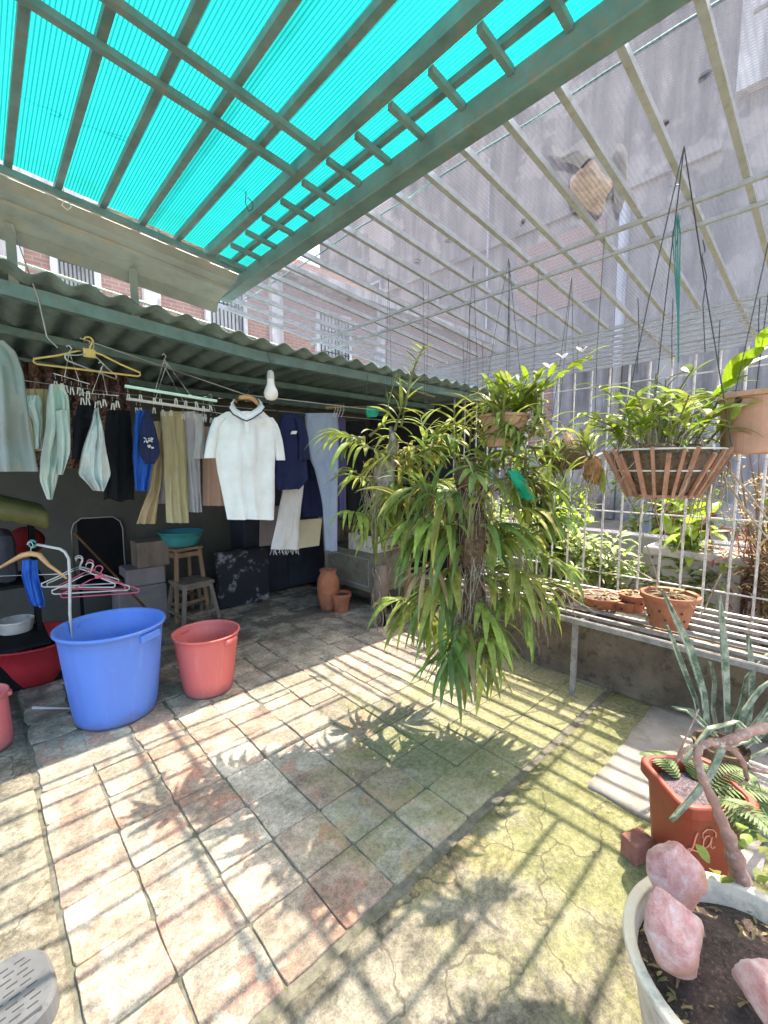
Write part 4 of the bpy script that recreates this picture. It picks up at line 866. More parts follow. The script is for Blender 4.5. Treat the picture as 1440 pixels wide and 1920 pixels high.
# rooted stump post in front of the cabinet
sp = pz(716, 1172, 0); t = thing('driftwood', 'grey driftwood stump with hanging roots leaning on the cabinet', 'driftwood', (sp.x, sp.y, 0)); random.seed(9)
m = MB(); m.tube([sp + V((0, 0, 0)), sp + V((.01, .02, .2)), sp + V((-.02, 0, .4)), sp + V((0, .02, .58))], [.05, .06, .075, .06], 9); m.build('trunk', MT['wood_old'], t, smooth=True)
m = MB()
for k in range(7):
    a = sp + V((random.uniform(-.1, .12), random.uniform(-.06, .06), .56)); pts = [a]
    for q in range(9): pts.append(pts[-1] + V((random.uniform(-.03, .03), random.uniform(-.03, .03), -.062)))
    m.tube(pts, .005, 4)
m.build('roots', MT['root'], t)
# clay urn, small pot
u0 = pz(616, 1142, 0); m = MB(); m.lathe([(.001, .003), (.075, .0), (.085, .03), (.11, .15), (.12, .25), (.112, .33), (.085, .385), (.08, .41), (.095, .425), (.09, .435), (.07, .41), (.095, .25), (.001, .04)], u0, 28)
tag(m.build('clay_urn', MT['terra'], org=u0, smooth=True), 'tall round bellied clay urn standing by the cabinet', 'urn')
m = MB(); a = u0 + V((0, 0, .3)); m.tube([a, a + V((.0, .05, .35)), a + V((.01, .1, .75))], .012, 7); tag(m.build('broom_stick', MT['wood_old'], org=a), 'thin broom stick rising out of the clay urn', 'stick')
def pot(name, label, c, r0, r1, h, mat, soil=True, grp=None, cat='plant pot', n=30):
    c = V(c); t = thing(name, label, cat, c, grp); m = MB()
    m.lathe([(.001, .002), (r0, .0), (r0 + (r1 - r0) * .85, h * .82), (r1 * 1.08, h * .83), (r1 * 1.1, h * .98), (r1 * 1.05, h), (r1 * .95, h * .97), (r1 * .85, h * .5), (.001, h * .45)], c, n); m.build('pot', MT[mat], t, smooth=False)
    if soil:
        m = MB(); m.lathe([(r1 * .93, h * .86), (r1 * .5, h * .9), (.001, h * .91)], c, 18); m.build('soil', MT['soil'], t)
    return t
q0 = pz(640, 1146, 0); pot('terracotta_pot', 'small terracotta pot on the floor before the clay urn', q0, .07, .1, .2, 'terra')
# dark planter table behind the orchids
t = thing('planter_table', 'low brown table with dark planter tray behind the hanging orchids', 'table', (3.4, 2.98, 0))
m = MB(); m.bb((3.05, 2.9, .66), (3.88, 3.2, .7)); m.build('top', MT['wood'], t)
for x in (3.1, 3.83):
    m = MB(); m.bb((x - .025, 2.93, 0), (x + .025, 2.98, .658)); m.build('leg', MT['wood'], t)
boxth('planter_tray', 'dark grey planter tray sitting on the brown table behind the orchids', 'planter', (3.1, 2.92, .702), (3.8, 3.15, .9), 'grey_box')
# black chair at the back left
cb = pd(188, 1070, 4.3); cb.z = 0; t = thing('black_chair', 'black padded chair with a pale piped rounded back', 'chair', cb)
rm = Matrix.Rotation(-.1, 3, 'Z'); m = MB(); pts = []
for k in range(17):
    q = k / 16; a_ = PI * q
    pts.append((-.21 + .06 * (1 - math.cos(min(a_, PI / 2) * 1)) if q < .3 else 0, 0))
out = [(-.21, .45), (-.21, .9), (-.19, .97), (-.13, 1.02), (.13, 1.02), (.19, .97), (.21, .9), (.21, .45)]
fr = [cb + rm @ V((x, -.03, z)) for x, z in out]; bk = [cb + rm @ V((x, .04, z)) for x, z in out]; n = len(out)
m.add(fr + bk, [tuple(range(n)), tuple(range(2 * n - 1, n - 1, -1))] + [(i, n + i, n + (i + 1) % n, (i + 1) % n) for i in range(n)]); m.build('backrest', MT['black'], t, bevel=.01)
m = MB(); m.tube([p + V((0, -.006, 0)) for p in fr], .007, 6); m.build('piping', MT['trim'], t, smooth=True)
m = MB(); m.box(cb + rm @ V((0, -.22, .44)), (.42, .4, .06), m=rm); m.build('seat', MT['black'], t, bevel=.015)
for x in (-.18, .18):
    for y in (-.38, .0):
        m = MB(); m.bar(cb + rm @ V((x, y, 0)), cb + rm @ V((x, y, .409)), .025); m.build('leg', MT['black'], t)
# leaning stick, hanger rail with hangers
a = pd(140, 1000, 3.2); b = pd(296, 1158, 3.25); b.z = max(.012, b.z - .0)
m = MB(); bz = pz(300, 1168, .01); m.tube([a, a.lerp(bz, .5), bz], .011, 7); tag(m.build('leaning_stick', MT['stick'], org=bz, smooth=True), 'brown stick leaning from the floor to the back chair', 'stick')
D_ = 2.62
t = thing('clothes_stand', 'bent white tube clothes stand rising behind the blue bin', 'clothes stand', (pz(128, 1235, 0).x, pz(128, 1235, 0).y, 0))
foot = pd(131, 1150, D_); m = MB(); m.tube([V((foot.x, foot.y, .012)), foot, pd(131, 1085, D_), pd(129, 1048, D_), pd(122, 1035, D_), pd(112, 1029, D_), pd(90, 1025, D_), pd(70, 1021, D_)], .0085, 8); m.build('tube', MT['wire_white'], t, smooth=True)
m = MB(); c = pd(61, 1020, D_)
m.tube([c + RGT * (.022 * math.cos(q * PI / 6)) + V((0, 0, .022 * math.sin(q * PI / 6))) for q in range(13)], .006, 6); m.build('loop', MT['teal_basin'], t, smooth=True)
m = MB(); m.tube([V((foot.x - .2, foot.y + .2, .012)), V((foot.x + .2, foot.y - .2, .012))], .01, 8); m.build('base', MT['wire_white'], t)
c = pd(58, 1032, D_ - .02); t = thing('wooden_hanger', 'pale wooden hanger hooked on the loop of the white stand', 'hanger', c)
m = MB(); L = [pd(u, v, D_ - .02) for u, v in ((-50, 1082), (-10, 1070), (25, 1050), (42, 1041), (58, 1038), (74, 1041), (92, 1060), (112, 1074), (125, 1085))]
m.tube(L, [.007, .008, .012, .016, .017, .016, .011, .008, .007], 8); m.build('arms', MT['wood_pale'], t, smooth=True)
m = MB(); m.tube([pd(-48, 1082, D_ - .02), pd(120, 1076, D_ - .02)], .0035, 5); m.build('bar', MT['wire_white'], t)
m = MB(); m.tube([L[4], c + V((0, 0, .01)), c + V((.012, -.012, .03)), c + V((.006, -.006, .05)), c + V((-.008, .008, .05)), c + V((-.014, .014, .035))], .003, 5); m.build('hook', MT['wire_white'], t)
hd = pd(182, 1066, 2.75)
for k in range(5):
    mt = ('wire_pink', 'wire_white', 'wire_pink', 'wire_white', 'wire_white')[k]
    p = hd + V((-.02 * k + random.uniform(-.02, .02), .03 * k, .016 * k + random.uniform(-.008, .012))); lb = ('pink coated hanger at the front of the bundle behind the blue bin', 'white hanger second in the bundle behind the blue bin', 'pink hanger in the middle of the bundle behind the blue bin', 'white hanger fourth in the bundle behind the blue bin', 'rearmost white hanger of the bundle behind the blue bin')[k]
    tt = hanger_thing(lb, p, .44, .11, TH - R(90) + .12 + random.uniform(-.2, .2), mt, .0045, 'bundle of hangers behind the blue bin')
    if mt == 'wire_pink':
        e = p - V((0, 0, .054)) ; m = MB(); m.box(e, (.05, .02, .02)); m.build('neck_clip', MT['wire_pink'], tt, bevel=.004)
# things at far left
m = MB(); cloth(m, [(1050, 42, 70), (1080, 40, 72), (1128, 54, 84), (1136, 60, 84)], 2.75, thick=.02, folds=3, amp=.012, n=12); tag(m.build('blue_cloth', MT['f_royal'], org=py(60, 1090, 2.75), smooth=True), 'blue cloth hanging behind the wooden hanger', 'cloth')
c = pd(28, 1150, 3.0); c.z = .2; t = thing('white_pail', 'grubby white pail behind the wooden hanger', 'pail', c)
m = MB(); m.lathe([(.001, .002), (.07, 0), (.1, .24), (.106, .25), (.1, .255), (.07, .03), (.001, .03)], c, 24); m.build('body', MT['foam'], t, smooth=True)
m = MB(); m.tube([c + V((.1 * math.cos(q * PI / 8), 0, .25 - .12 * math.sin(q * PI / 8))) for q in range(9)], .003, 5); m.build('handle', MT['wire_dark'], t)
boxth('dark_crate', 'dark crate in shade holding the white pail', 'crate', c + V((-.3, -.16, -.2)), c + V((.22, .25, -.002)), 'black')
c = pd(48, 1012, 3.3); m = MB(); m.lathe([(.001, .09), (.05, .085), (.09, .05), (.1, 0), (.12, -.015), (.118, -.022), (.09, -.012), (.001, .07)], c, 24, rot=Matrix.Rotation(.9, 3, 'X')); tag(m.build('red_hat', M('dull_red_felt', (.13, .012, .014), .9, .2, spec=.1), org=c, smooth=True), 'dark red rounded hat hanging behind the white stand', 'hat')
m = MB(); vs = []; n = 20
ta = py(-70, 925, 3.3); tb = py(90, 962, 3.3)
for j, (dy, dz) in enumerate(((0, -.1), (0, 0), (.35, .03), (.7, .02))):
    for i in range(n + 1): vs.append(ta.lerp(tb, i / n) + V((0, dy, dz + .01 * noise.noise(V((i * .5, j, 0))) * (2 if j == 0 else 1))))
m.add(vs, [(j * (n + 1) + i, j * (n + 1) + i + 1, (j + 1) * (n + 1) + i + 1, (j + 1) * (n + 1) + i) for j in range(3) for i in range(n)])
tag(m.build('olive_tarp', M('olive_tarp', (.09, .085, .025), .6, .3, 5), org=ta, smooth=True, solid=.004), 'olive plastic sheet draped over a rack at back left', 'tarp')
t = thing('storage_rack', 'dark storage rack under the olive plastic sheet', 'rack', (.35, 3.6, 0))
for x in (ta.x + .05, tb.x - .05):
    for y in (3.8, 3.96):
        m = MB(); m.bar((x, y, 0), (x, y, (ta.z + tb.z) / 2 - .03), .03); m.build('post', MT['black'], t)
for z in (.35, .75):
    m = MB(); m.bb((ta.x + .02, 3.5, z), (tb.x - .02, 3.98, z + .02)); m.build('shelf', MT['black'], t)
m = MB(); m.bb((ta.x + .1, 3.5, .78), (tb.x - .15, 3.9, 1.1)); tag(m.build('dark_bundle', MT['dark_wall'], org=(.3, 3.7, .78), bevel=.05), 'dark bundle stored on the rack under the olive sheet', 'bundle')
# slotted grey plastic piece, bottom left corner
c = pz(-28, 1902, .06); c.z = .04; t = thing('plastic_stool', 'worn grey plastic stool seat with rows of slots in the bottom left corner', 'stool', (c.x, c.y, .0))
rz = .12; rm = Matrix.Rotation(rz, 3, 'Z'); m = MB(); pts = []
for k in range(40):
    a_ = 2 * PI * k / 40; ca_, sa_ = math.cos(a_), math.sin(a_); e = 3.2
    pts.append(V((.15 * abs(ca_) ** (2 / e) * (1 if ca_ > 0 else -1), .13 * abs(sa_) ** (2 / e) * (1 if sa_ > 0 else -1), 0)))
n = len(pts); H = .07
m.add([c + rm @ (p + V((0, 0, -c.z + .004))) * 1.0 for p in pts] + [c + rm @ (p * .98 + V((0, 0, H - c.z - .012))) for p in pts] + [c + rm @ (p * .92 + V((0, 0, H - c.z))) for p in pts], [(i, (i + 1) % n, n + (i + 1) % n, n + i) for i in range(n)] + [(n + i, n + (i + 1) % n, 2 * n + (i + 1) % n, 2 * n + i) for i in range(n)] + [tuple(range(2 * n, 3 * n))]); m.build('seat', MT['plastic_slot'], t)
m = MB()
for row in range(9):
    for k in range(6):
        m.box(c + rm @ V((-.1 + .037 * k + .01 * (row % 2), .08 - .02 * row, H - c.z + .0006)), (.024, .004, .001), m=rm)
m.build('slots', MT['slot_dark'], t)
m = MB(); m.box(c + rm @ V((0.0, -.105, H - c.z + .0006)), (.2, .009, .0012), m=rm); m.build('groove', MT['slot_dark'], t)
# ================================================================ PLANTS
RR = random.Random(21)
def J(s): return V((RR.uniform(-s, s), RR.uniform(-s, s), RR.uniform(-s, s)))
def fan(lf, st, p, d, n, L, W, droop, spread=1.0, stem=.12, seed=0):
    """strap leaf orchid: two ranks of leaves along a short stem"""
    d = V(d).normalized(); random.seed(seed); az = random.uniform(0, PI); s = V((math.cos(az), math.sin(az), 0)); s = (s - d * s.dot(d)).normalized()
    st.tube([p - d * stem * .2, p + d * stem], [.011, .007], 6)
    for k in range(n):
        q = k / max(1, n - 1); sg = 1 if k % 2 else -1
        b = p + d * stem * q; out = (s * sg * spread * (1.15 - .75 * q) + d * (.35 + .8 * q) + V((random.uniform(-.25, .25), random.uniform(-.25, .25), random.uniform(-.1, .15)))).normalized()
        lf.leaf(b, out, L * random.uniform(.7, 1.25) * (.8 + .2 * math.sin(PI * q)), W * 1.22 * random.uniform(.65, 1.2), droop * random.uniform(.8, 1.9), fold=random.uniform(.2, .5), n=7, twist=random.uniform(-.5, .5))
def roots(m, p, n, L, r=.0028, spread=.05, wob=.03, seed=0):
    random.seed(seed)
    for k in range(n):
        a = V(p) + V((random.uniform(-spread, spread), random.uniform(-spread, spread), random.uniform(-spread, spread))); l = L * random.uniform(.4, 1.2); q = [a]; dr = V((random.uniform(-.6, .6), random.uniform(-.6, .6), -1)) if random.random() < .8 else V((random.uniform(-1, 1), random.uniform(-1, 1), -.2))
        for i in range(7):
            dr = (dr + V((random.uniform(-wob, wob), random.uniform(-wob, wob), -.08)) * 8 * .5).normalized(); q.append(q[-1] + dr * l / 7)
        m.tube(q, [r * (1 - .08 * i) for i in range(8)], 4)
def clump(m, p, rad, n=14, seed=0, sub=3):
    """ragged fibre mount"""
    bm = bmesh.new(); bmesh.ops.create_icosphere(bm, subdivisions=sub, radius=1); vs = []
    for v in bm.verts:
        q = v.co; k = 1 + .45 * noise.noise(q * 2.2 + V((seed, 0, 0))) + .22 * noise.noise(q * 6 + V((seed, 3, 0)))
        vs.append(V(p) + V((q.x * rad[0], q.y * rad[1], q.z * rad[2])) * k)
    m.add(vs, [tuple(v.index for v in f.verts) for f in bm.faces]); bm.free()
def wires(m, top, pts, r=.0016):
    for p in pts:
        t = V(top); p = V(p); mid = t.lerp(p, .5) + J(.008); m.tube([t, mid, p], r, 4)
def hangtop(p, dz=0):
    return V((p.x, p.y, (ROOF(p.x) if p.x < 3.3 else 2.49 - .06 * (p.x - 3.3)) - .02 + dz))
def cane(lf, st, pts, nl, L, W, r=.006, seed=0, droop=.6, kind='oval', start=.35):
    random.seed(seed); pts = [V(p) for p in pts]; n = len(pts) - 1
    st.tube(pts, [r * (1 - .5 * i / n) for i in range(n + 1)], 6)
    for k in range(nl):
        t = (start + (1 - start) * (k + .5) / nl) * n; i = min(n - 1, int(t)); p = pts[i].lerp(pts[i + 1], t - i); ax = (pts[i + 1] - pts[i]).normalized()
        s = ax.cross(V((0, 0, 1))); s = s.normalized() if s.length > .1 else V((1, 0, 0)); sg = 1 if k % 2 else -1
        d = (ax * .7 + s * sg * .8 + V((random.uniform(-.3, .3), random.uniform(-.3, .3), random.uniform(0, .4))))
        getattr(lf, kind)(p, d, L * random.uniform(.8, 1.2), W * random.uniform(.85, 1.15), droop, n=6)
def plant(name, label, top, grp=None, cat='orchid'): return thing(name, label, cat, top, grp)
GO = 'orchids hanging under the pergola'
# ---- upper left orchid on a pale driftwood mount
d0 = 2.62; c = pd(728, 850, d0); t = plant('hanging_orchid', 'upper left orchid clump with a white barked mount and leaves thrown to both sides', hangtop(c), GO)
lf, st, ro, mo, wi, lyy = MB(), MB(), MB(), MB(), MB(), MB()
clump(mo, pd(722, 890, d0), (.06, .06, .12), seed=1); mo.tube([pd(733, 800, d0), pd(738, 835, d0), pd(726, 890, d0)], [.012, .034, .03], 9)
fan(lf, st, pd(684, 838, d0 - .05), -RGT * .6 + V((0, 0, .35)), 11, .3, .034, 1.2, 1.1, seed=1)
fan(lf, st, pd(676, 822, d0 - .05), -RGT * .8 + V((0, 0, .2)), 7, .26, .032, 1.0, .9, seed=2)
fan(lf, st, pd(762, 862, d0 - .05), RGT * .7 + V((0, 0, .3)), 10, .28, .034, 1.0, 1.1, seed=3)
fan(lf, st, pd(740, 930, d0), RGT * .2 - V((0, 0, 1)), 8, .3, .045, .6, .5, seed=4)
fan(lf, st, pd(708, 945, d0), -RGT * .25 - V((0, 0, 1)), 8, .28, .045, .6, .4, seed=5)
fan(lf, st, pd(742, 800, d0), V((0, 0, 1)) + RGT * .3, 8, .22, .032, .9, .9, seed=6)
fan(lf, st, pd(800, 905, d0 + .05), RGT * .8 + V((0, 0, .1)), 9, .28, .032, 1.1, .9, seed=7)
fan(lf, st, pd(700, 900, d0 + .08), -RGT * .5 + V((0, 0, .1)), 8, .22, .03, 1.3, 1, seed=8)
for k in range(13): fan((lf, lyy)[k % 2], st, pd(728 + RR.uniform(-62, 75), 880 + RR.uniform(-75, 120), d0 + RR.uniform(-.1, .12)), RGT * RR.uniform(-.8, .8) + V((0, 0, RR.uniform(-.7, .4))) - FWD * RR.uniform(-.2, .6), 7, RR.uniform(.16, .26), .028, RR.uniform(.7, 1.5), .9, seed=300 + k)
lf.leaf(pd(726, 770, d0), V((0, 0, 1)) + RGT * .25, .25, .05, .1, n=7); lf.leaf(pd(730, 775, d0), V((0, 0, 1)) - RGT * .12, .14, .035, .2)
cp = [pd(752, 800, d0), pd(762, 750, d0), pd(770, 710, d0), pd(782, 675, d0), pd(794, 650, d0)]
st.tube(cp, [.009, .009, .008, .006, .004], 6); random.seed(8)
for k in range(16):
    q = .2 + .8 * k / 15; i = min(3, int(q * 4)); p = cp[i].lerp(cp[i + 1], q * 4 - i); lf.leaf(p, V((0, 0, .9)) + RGT * (.75 if k % 2 else -.6) + J(.3), .13 * (1.1 - .5 * q), .026, .5, n=5)
roots(ro, pd(715, 920, d0), 90, .3, .0025, .07, .06, 3); roots(ro, pd(700, 880, d0), 22, .24, .0022, .06, .08, 4)
wires(wi, hangtop(c), [pd(735, 775, d0), pd(722, 800, d0)])
lf.build('foliage', MT['leaf'], t); st.build('stem', MT['cane'], t); ro.build('roots', MT['root'], t); mo.build('mount', M('pale_mount', (.34, .3, .26), .9, .5, 12, .8, 60, dirt=(.12, .09, .06)), t, smooth=True); wi.build('wire', MT['wire_dark'], t); lyy.build('young_foliage', MT['leaf_yel'], t)
# ---- long central orchid mass
def envelope(t_): return 1
d1 = 2.45; c = pd(880, 860, d1); t = plant('hanging_orchid', 'long orchid mass with strap leaves cascading almost to the floor', hangtop(c), GO)
lf, st, ro, mo, wi, l2, dr_, ly = MB(), MB(), MB(), MB(), MB(), MB(), MB(), MB()
clump(mo, pd(880, 895, d1), (.08, .08, .1), seed=5); clump(mo, pd(884, 1010, d1), (.085, .085, .2), seed=6); clump(mo, pd(888, 1130, d1), (.055, .06, .18), seed=7)
spec = [(856, 868, -.3, .5, 9, .27, .03, 1.1), (905, 872, .5, .4, 9, .27, .03, 1.1), (872, 905, -.2, -.6, 9, .32, .04, .9), (845, 920, -.7, .1, 9, .3, .034, 1.3), (930, 900, .7, .1, 9, .3, .034, 1.3),
        (960, 950, .8, -.1, 8, .3, .036, 1.3), (815, 930, -.6, .3, 9, .28, .032, 1.2), (800, 968, -.6, -.2, 8, .28, .036, 1.1), (770, 935, -.8, .2, 8, .26, .03, 1.0),
        (868, 1022, -.5, .35, 11, .42, .042, 1.9), (880, 1018, .5, .4, 11, .42, .042, 1.9), (850, 1060, -.4, -.4, 9, .38, .04, 1.0), (905, 1060, .5, -.2, 9, .36, .04, 1.2), (930, 1010, .8, .1, 9, .32, .038, 1.4),
        (975, 1010, .6, .3, 8, .28, .034, 1.3), (1000, 985, .7, .2, 8, .24, .04, 1.3), (1010, 1040, .5, -.2, 9, .24, .04, 1.1), (960, 1060, .4, -.5, 8, .28, .036, .9),
        (850, 1120, -.5, -.3, 9, .34, .036, 1.0), (905, 1130, .3, -.6, 9, .3, .034, .8), (870, 1170, -.1, -1, 9, .32, .034, .4), (855, 1190, -.3, -.8, 8, .26, .03, .5), (915, 1190, .4, -.7, 8, .26, .03, .7),
        (882, 1235, 0, -1, 7, .2, .026, .3), (835, 1090, -.6, -.4, 8, .34, .038, .8), (940, 1115, .6, -.1, 8, .26, .034, 1.2), (890, 950, .1, .2, 9, .3, .034, 1.5), (910, 985, .4, 0, 8, .3, .036, 1.4), (845, 990, -.5, .1, 9, .34, .036, 1.5)]
for k, (u, v, a, b_, n, L, W, dr) in enumerate(spec):
    dd = d1 + RR.uniform(-.14, .1); tgt = (l2, lf, ly)[k % 3]
    fan(tgt, st, pd(u, v, dd), RGT * a + V((0, 0, b_)) - FWD * RR.uniform(-.3, .5), n, L, W, dr, seed=40 + k)
for k in range(27):
    v = RR.uniform(865, 1225); hw = 100 * (1 - max(0, v - 1000) / 330) if v < 1000 else 105 * (1 - (v - 1000) / 300); u = 884 + RR.uniform(-1, 1) * max(14, hw)
    fan((lf, l2, lf, dr_)[k % 4] if k % 8 == 3 else (lf, l2, ly)[k % 3], st, pd(u, v, d1 + RR.uniform(-.2, .16)), RGT * (u - 884) / 90 + V((0, 0, RR.uniform(-.9, .3))) - FWD * RR.uniform(-.3, .6), 7, RR.uniform(.2, .32), .03, RR.uniform(.7, 1.6), .9, seed=340 + k)
for k in range(9):
    u0 = 850 + RR.uniform(-70, 95); u1 = u0 + RR.uniform(-30, 45); cane((ly, lf)[k % 2], st, [pd(u0, 880, d1), pd((u0 + u1) / 2, 815, d1 + RR.uniform(-.1, .1)), pd(u1, 765 + RR.uniform(-45, 45), d1 + RR.uniform(-.12, .12))], 9, .17, .03, .006, 520 + k, .9, 'leaf', .25)
lf.leaf(pd(862, 872, d1 - .05), V((0, 0, 1)) - RGT * .2, .24, .034, .05); lf.leaf(pd(872, 885, d1 - .05), V((0, 0, 1)) - RGT * .45, .2, .03, .1)
st.tube([pd(885, 880, d1), pd(880, 960, d1), pd(890, 1050, d1), pd(884, 1150, d1), pd(880, 1240, d1)], [.03, .028, .024, .02, .01], 8)
roots(ro, pd(885, 930, d1), 90, .34, .0026, .1, .06, 11); roots(ro, pd(888, 1060, d1), 90, .4, .0026, .08, .06, 12); roots(ro, pd(895, 1170, d1), 60, .34, .0024, .06, .06, 13); roots(ro, pd(820, 940, d1), 26, .2, .0022, .09, .09, 14)
for a, b_ in (((1010, 1070), (1118, 1150)), ((870, 1000), (720, 1030))):
    p0 = pd(*a, d1); p1 = pd(*b_, d1 + .1); ar = MB(); ar.tube([p0, p0.lerp(p1, .4) - V((0, 0, .02)), p1], [.004, .003, .002], 4); ar.build('aerial_root', MT['root'], t)
wires(wi, hangtop(c), [pd(862, 875, d1), pd(900, 875, d1)])
lf.build('foliage', MT['leaf'], t); l2.build('old_foliage', MT['leaf_dark'], t); ly.build('young_foliage', MT['leaf_yel'], t); dr_.build('dry_leaves', MT['leaf_dry'], t); st.build('stem', MT['cane'], t); ro.build('roots', MT['root'], t); mo.build('mount', MT['fibre'], t, smooth=True); wi.build('wire', MT['wire_dark'], t)
c = pd(800, 880, 2.7); t = plant('hanging_orchid', 'yellow green orchid filling the gap between the upper left clump and the long mass', hangtop(c), GO); A_, st, ro, wi = MB(), MB(), MB(), MB()
for k in range(15): fan(A_, st, pd(808 + RR.uniform(-58, 50), 900 + RR.uniform(-70, 75), 2.7 + RR.uniform(-.1, .1)), RGT * RR.uniform(-.8, .8) + V((0, 0, RR.uniform(-.3, .6))), 7, RR.uniform(.16, .26), .024, 1.2, 1.0, seed=400 + k)
roots(ro, pd(805, 930, 2.7), 60, .24, .0024, .12, .09, 41); wires(wi, hangtop(c), [pd(800, 880, 2.7)]); wi.tube([pd(800, 880, 2.7), pd(806, 960, 2.7)], .008, 5)
A_.build('foliage', MT['leaf_yel'], t); st.build('stem', MT['cane'], t); ro.build('roots', MT['root'], t); wi.build('wire', MT['wire_dark'], t)
# ---- low left tuft
d2 = 2.75; c = pd(788, 1120, d2); t = plant('hanging_orchid', 'small orchid tuft hanging low at left of the long mass', hangtop(c), GO); lf, st, ro, wi = MB(), MB(), MB(), MB()
for k, (u, v, a, b_) in enumerate(((775, 1128, -.8, .1), (798, 1130, .1, -.6), (812, 1150, .4, -.6), (780, 1135, -.3, -.5))): fan(lf, st, pd(u, v, d2), RGT * a + V((0, 0, b_)), 8, .28, .036, 1.1, .9, seed=90 + k)
roots(ro, pd(790, 1110, d2), 16, .3, .0024, .04, .06, 15); ro.tube([pd(800, 1000, d2), pd(795, 1060, d2), pd(788, 1125, d2)], .004, 5); wires(wi, hangtop(c), [pd(800, 1000, d2)])
lf.build('foliage', MT['leaf'], t); st.build('stem', MT['cane'], t); ro.build('roots', MT['root'], t); wi.build('wire', MT['wire_dark'], t)
# ---- right tuft over the shelf
d3 = 2.5; c = pd(990, 1100, d3); t = plant('hanging_orchid', 'orchid tuft with pale dried leaf tips hanging over the shelf edge', hangtop(c), GO); lf, st, ro, wi, dr_ = MB(), MB(), MB(), MB(), MB()
for k, (u, v, a, b_) in enumerate(((975, 1105, -.3, -.2), (1000, 1098, .7, .1), (985, 1120, .1, -.7), (1005, 1110, .5, -.5))): fan(lf, st, pd(u, v, d3), RGT * a + V((0, 0, b_)), 8, .26, .034, 1.2, .9, seed=100 + k)
for k in range(7): dr_.leaf(pd(985 + 5 * k, 1110, d3), V((RR.uniform(-.4, .6), RR.uniform(-.5, .3), -.3)), .26, .025, 1.3)
roots(ro, pd(990, 1110, d3), 18, .3, .0022, .05, .07, 16); ro.tube([pd(985, 1000, d3), pd(988, 1050, d3), pd(990, 1105, d3)], .004, 5); wires(wi, hangtop(c), [pd(985, 1000, d3)])
lf.build('foliage', MT['leaf'], t); st.build('stem', MT['cane'], t); ro.build('roots', MT['root'], t); dr_.build('dry_leaves', MT['leaf_dry'], t); wi.build('wire', MT['wire_dark'], t)
# ---- terracotta pot with long cane
def hpot(name, label, c, r0, r1, h, mat, holes=(), grp='pots hanging under the pergola', hw=None):
    t = thing(name, label, 'hanging pot', hangtop(c), grp); m = MB()
    m.lathe([(.001, 0), (r0, .0), (r0 * 1.03, .008), (r1, h * .9), (r1 * 1.07, h * .92), (r1 * 1.07, h), (r1 * .97, h), (r0 * .9, .03), (.001, .02)], c, 36); m.build('pot', MT[mat], t, smooth=False)
    m = MB(); clump(m, c + V((0, 0, h * .88)), (r1 * .85, r1 * .85, .035), seed=3, sub=2); m.build('soil', MT['fibre'], t, smooth=True)
    if holes:
        m = MB()
        for a, z in holes:
            q = r0 + (r1 - r0) * z; p = c + V((math.cos(a) * q, math.sin(a) * q, h * z)); m.lathe([(.001, .0), (.011, .0), (.012, .004), (.009, .006), (.001, .006)], p, 12, rot=V((math.cos(a), math.sin(a), 0)).to_track_quat('Z', 'Y').to_matrix())
        m.build('holes', MT['soil'], t)
    m = MB(); wires(m, hangtop(c), [c + V((math.cos(q) * r1, math.sin(q) * r1, h * .95)) for q in (.4, 2.5, 4.6)]); m.build('wire', MT['wire_dark'], t); return t
d4 = 2.35; c = pd(944, 838, d4); ang = math.atan2(-ray(944, 838).y, -ray(944, 838).x)
t = hpot('hanging_pot', 'pale terracotta pot left of the fence with a tall cane reaching up right', c, .085, .125, .17, 'terra_pale', [(ang - .75, .6), (ang + .35, .45)])
lf, st, lm, pt = MB(), MB(), MB(), MB()
cane(lm, st, [pd(950, 790, d4), pd(975, 765, d4), pd(1015, 735, d4), pd(1060, 695, d4), pd(1108, 668, d4)], 9, .13, .04, .006, 31, .9, start=.4)
for k in range(7): cane(lf, st, [pd(935 + 6 * k, 800, d4), pd(925 + 10 * k, 760, d4 - .05), pd(918 + 15 * k + RR.uniform(-8, 8), 712 + RR.uniform(-14, 20), d4 - .06)], 7, .12, .026, .005, 60 + k, .9, 'leaf', .3)
for k in range(14): lf.leaf(pd(935 + 3 * k, 795, d4) + J(.03), V((RR.uniform(-1, 1), RR.uniform(-1, 1), RR.uniform(.1, 1))), RR.uniform(.14, .26), .022, 1.5)
for k in range(9):
    u1 = 945 + RR.uniform(-30, 90); cane((lm, lf)[k % 2], st, [pd(945, 805, d4), pd((945 + u1) / 2, 765, d4 - .05), pd(u1, 720 + RR.uniform(-25, 45), d4 - RR.uniform(0, .15))], 8, .13, .03, .005, 470 + k, 1.0, 'leaf', .25)
for k in range(22): fan(lf, st, pd(955 + RR.uniform(-40, 75), 800 + RR.uniform(-30, 40), d4 - RR.uniform(.02, .16)), RGT * RR.uniform(-.8, .9) + V((0, 0, RR.uniform(-.2, .9))), 6, RR.uniform(.12, .2), .02, 1.3, 1.1, stem=.06, seed=430 + k)
for u, v in ((1030, 690), (1055, 672), (1092, 660), (1012, 705)):
    pt = MB(); pt.oval(pd(u, v, d4 - .02), RGT * -.6 + V((0, 0, .6)), .045, .03); pt.oval(pd(u, v, d4 - .02), RGT * .2 + V((0, 0, .3)), .04, .03); pt.build('flower', MT['petal'], t)
lf.build('foliage', MT['leaf'], t); lm.build('lime_leaves', MT['leaf_lime'], t); st.build('stem', MT['cane'], t)
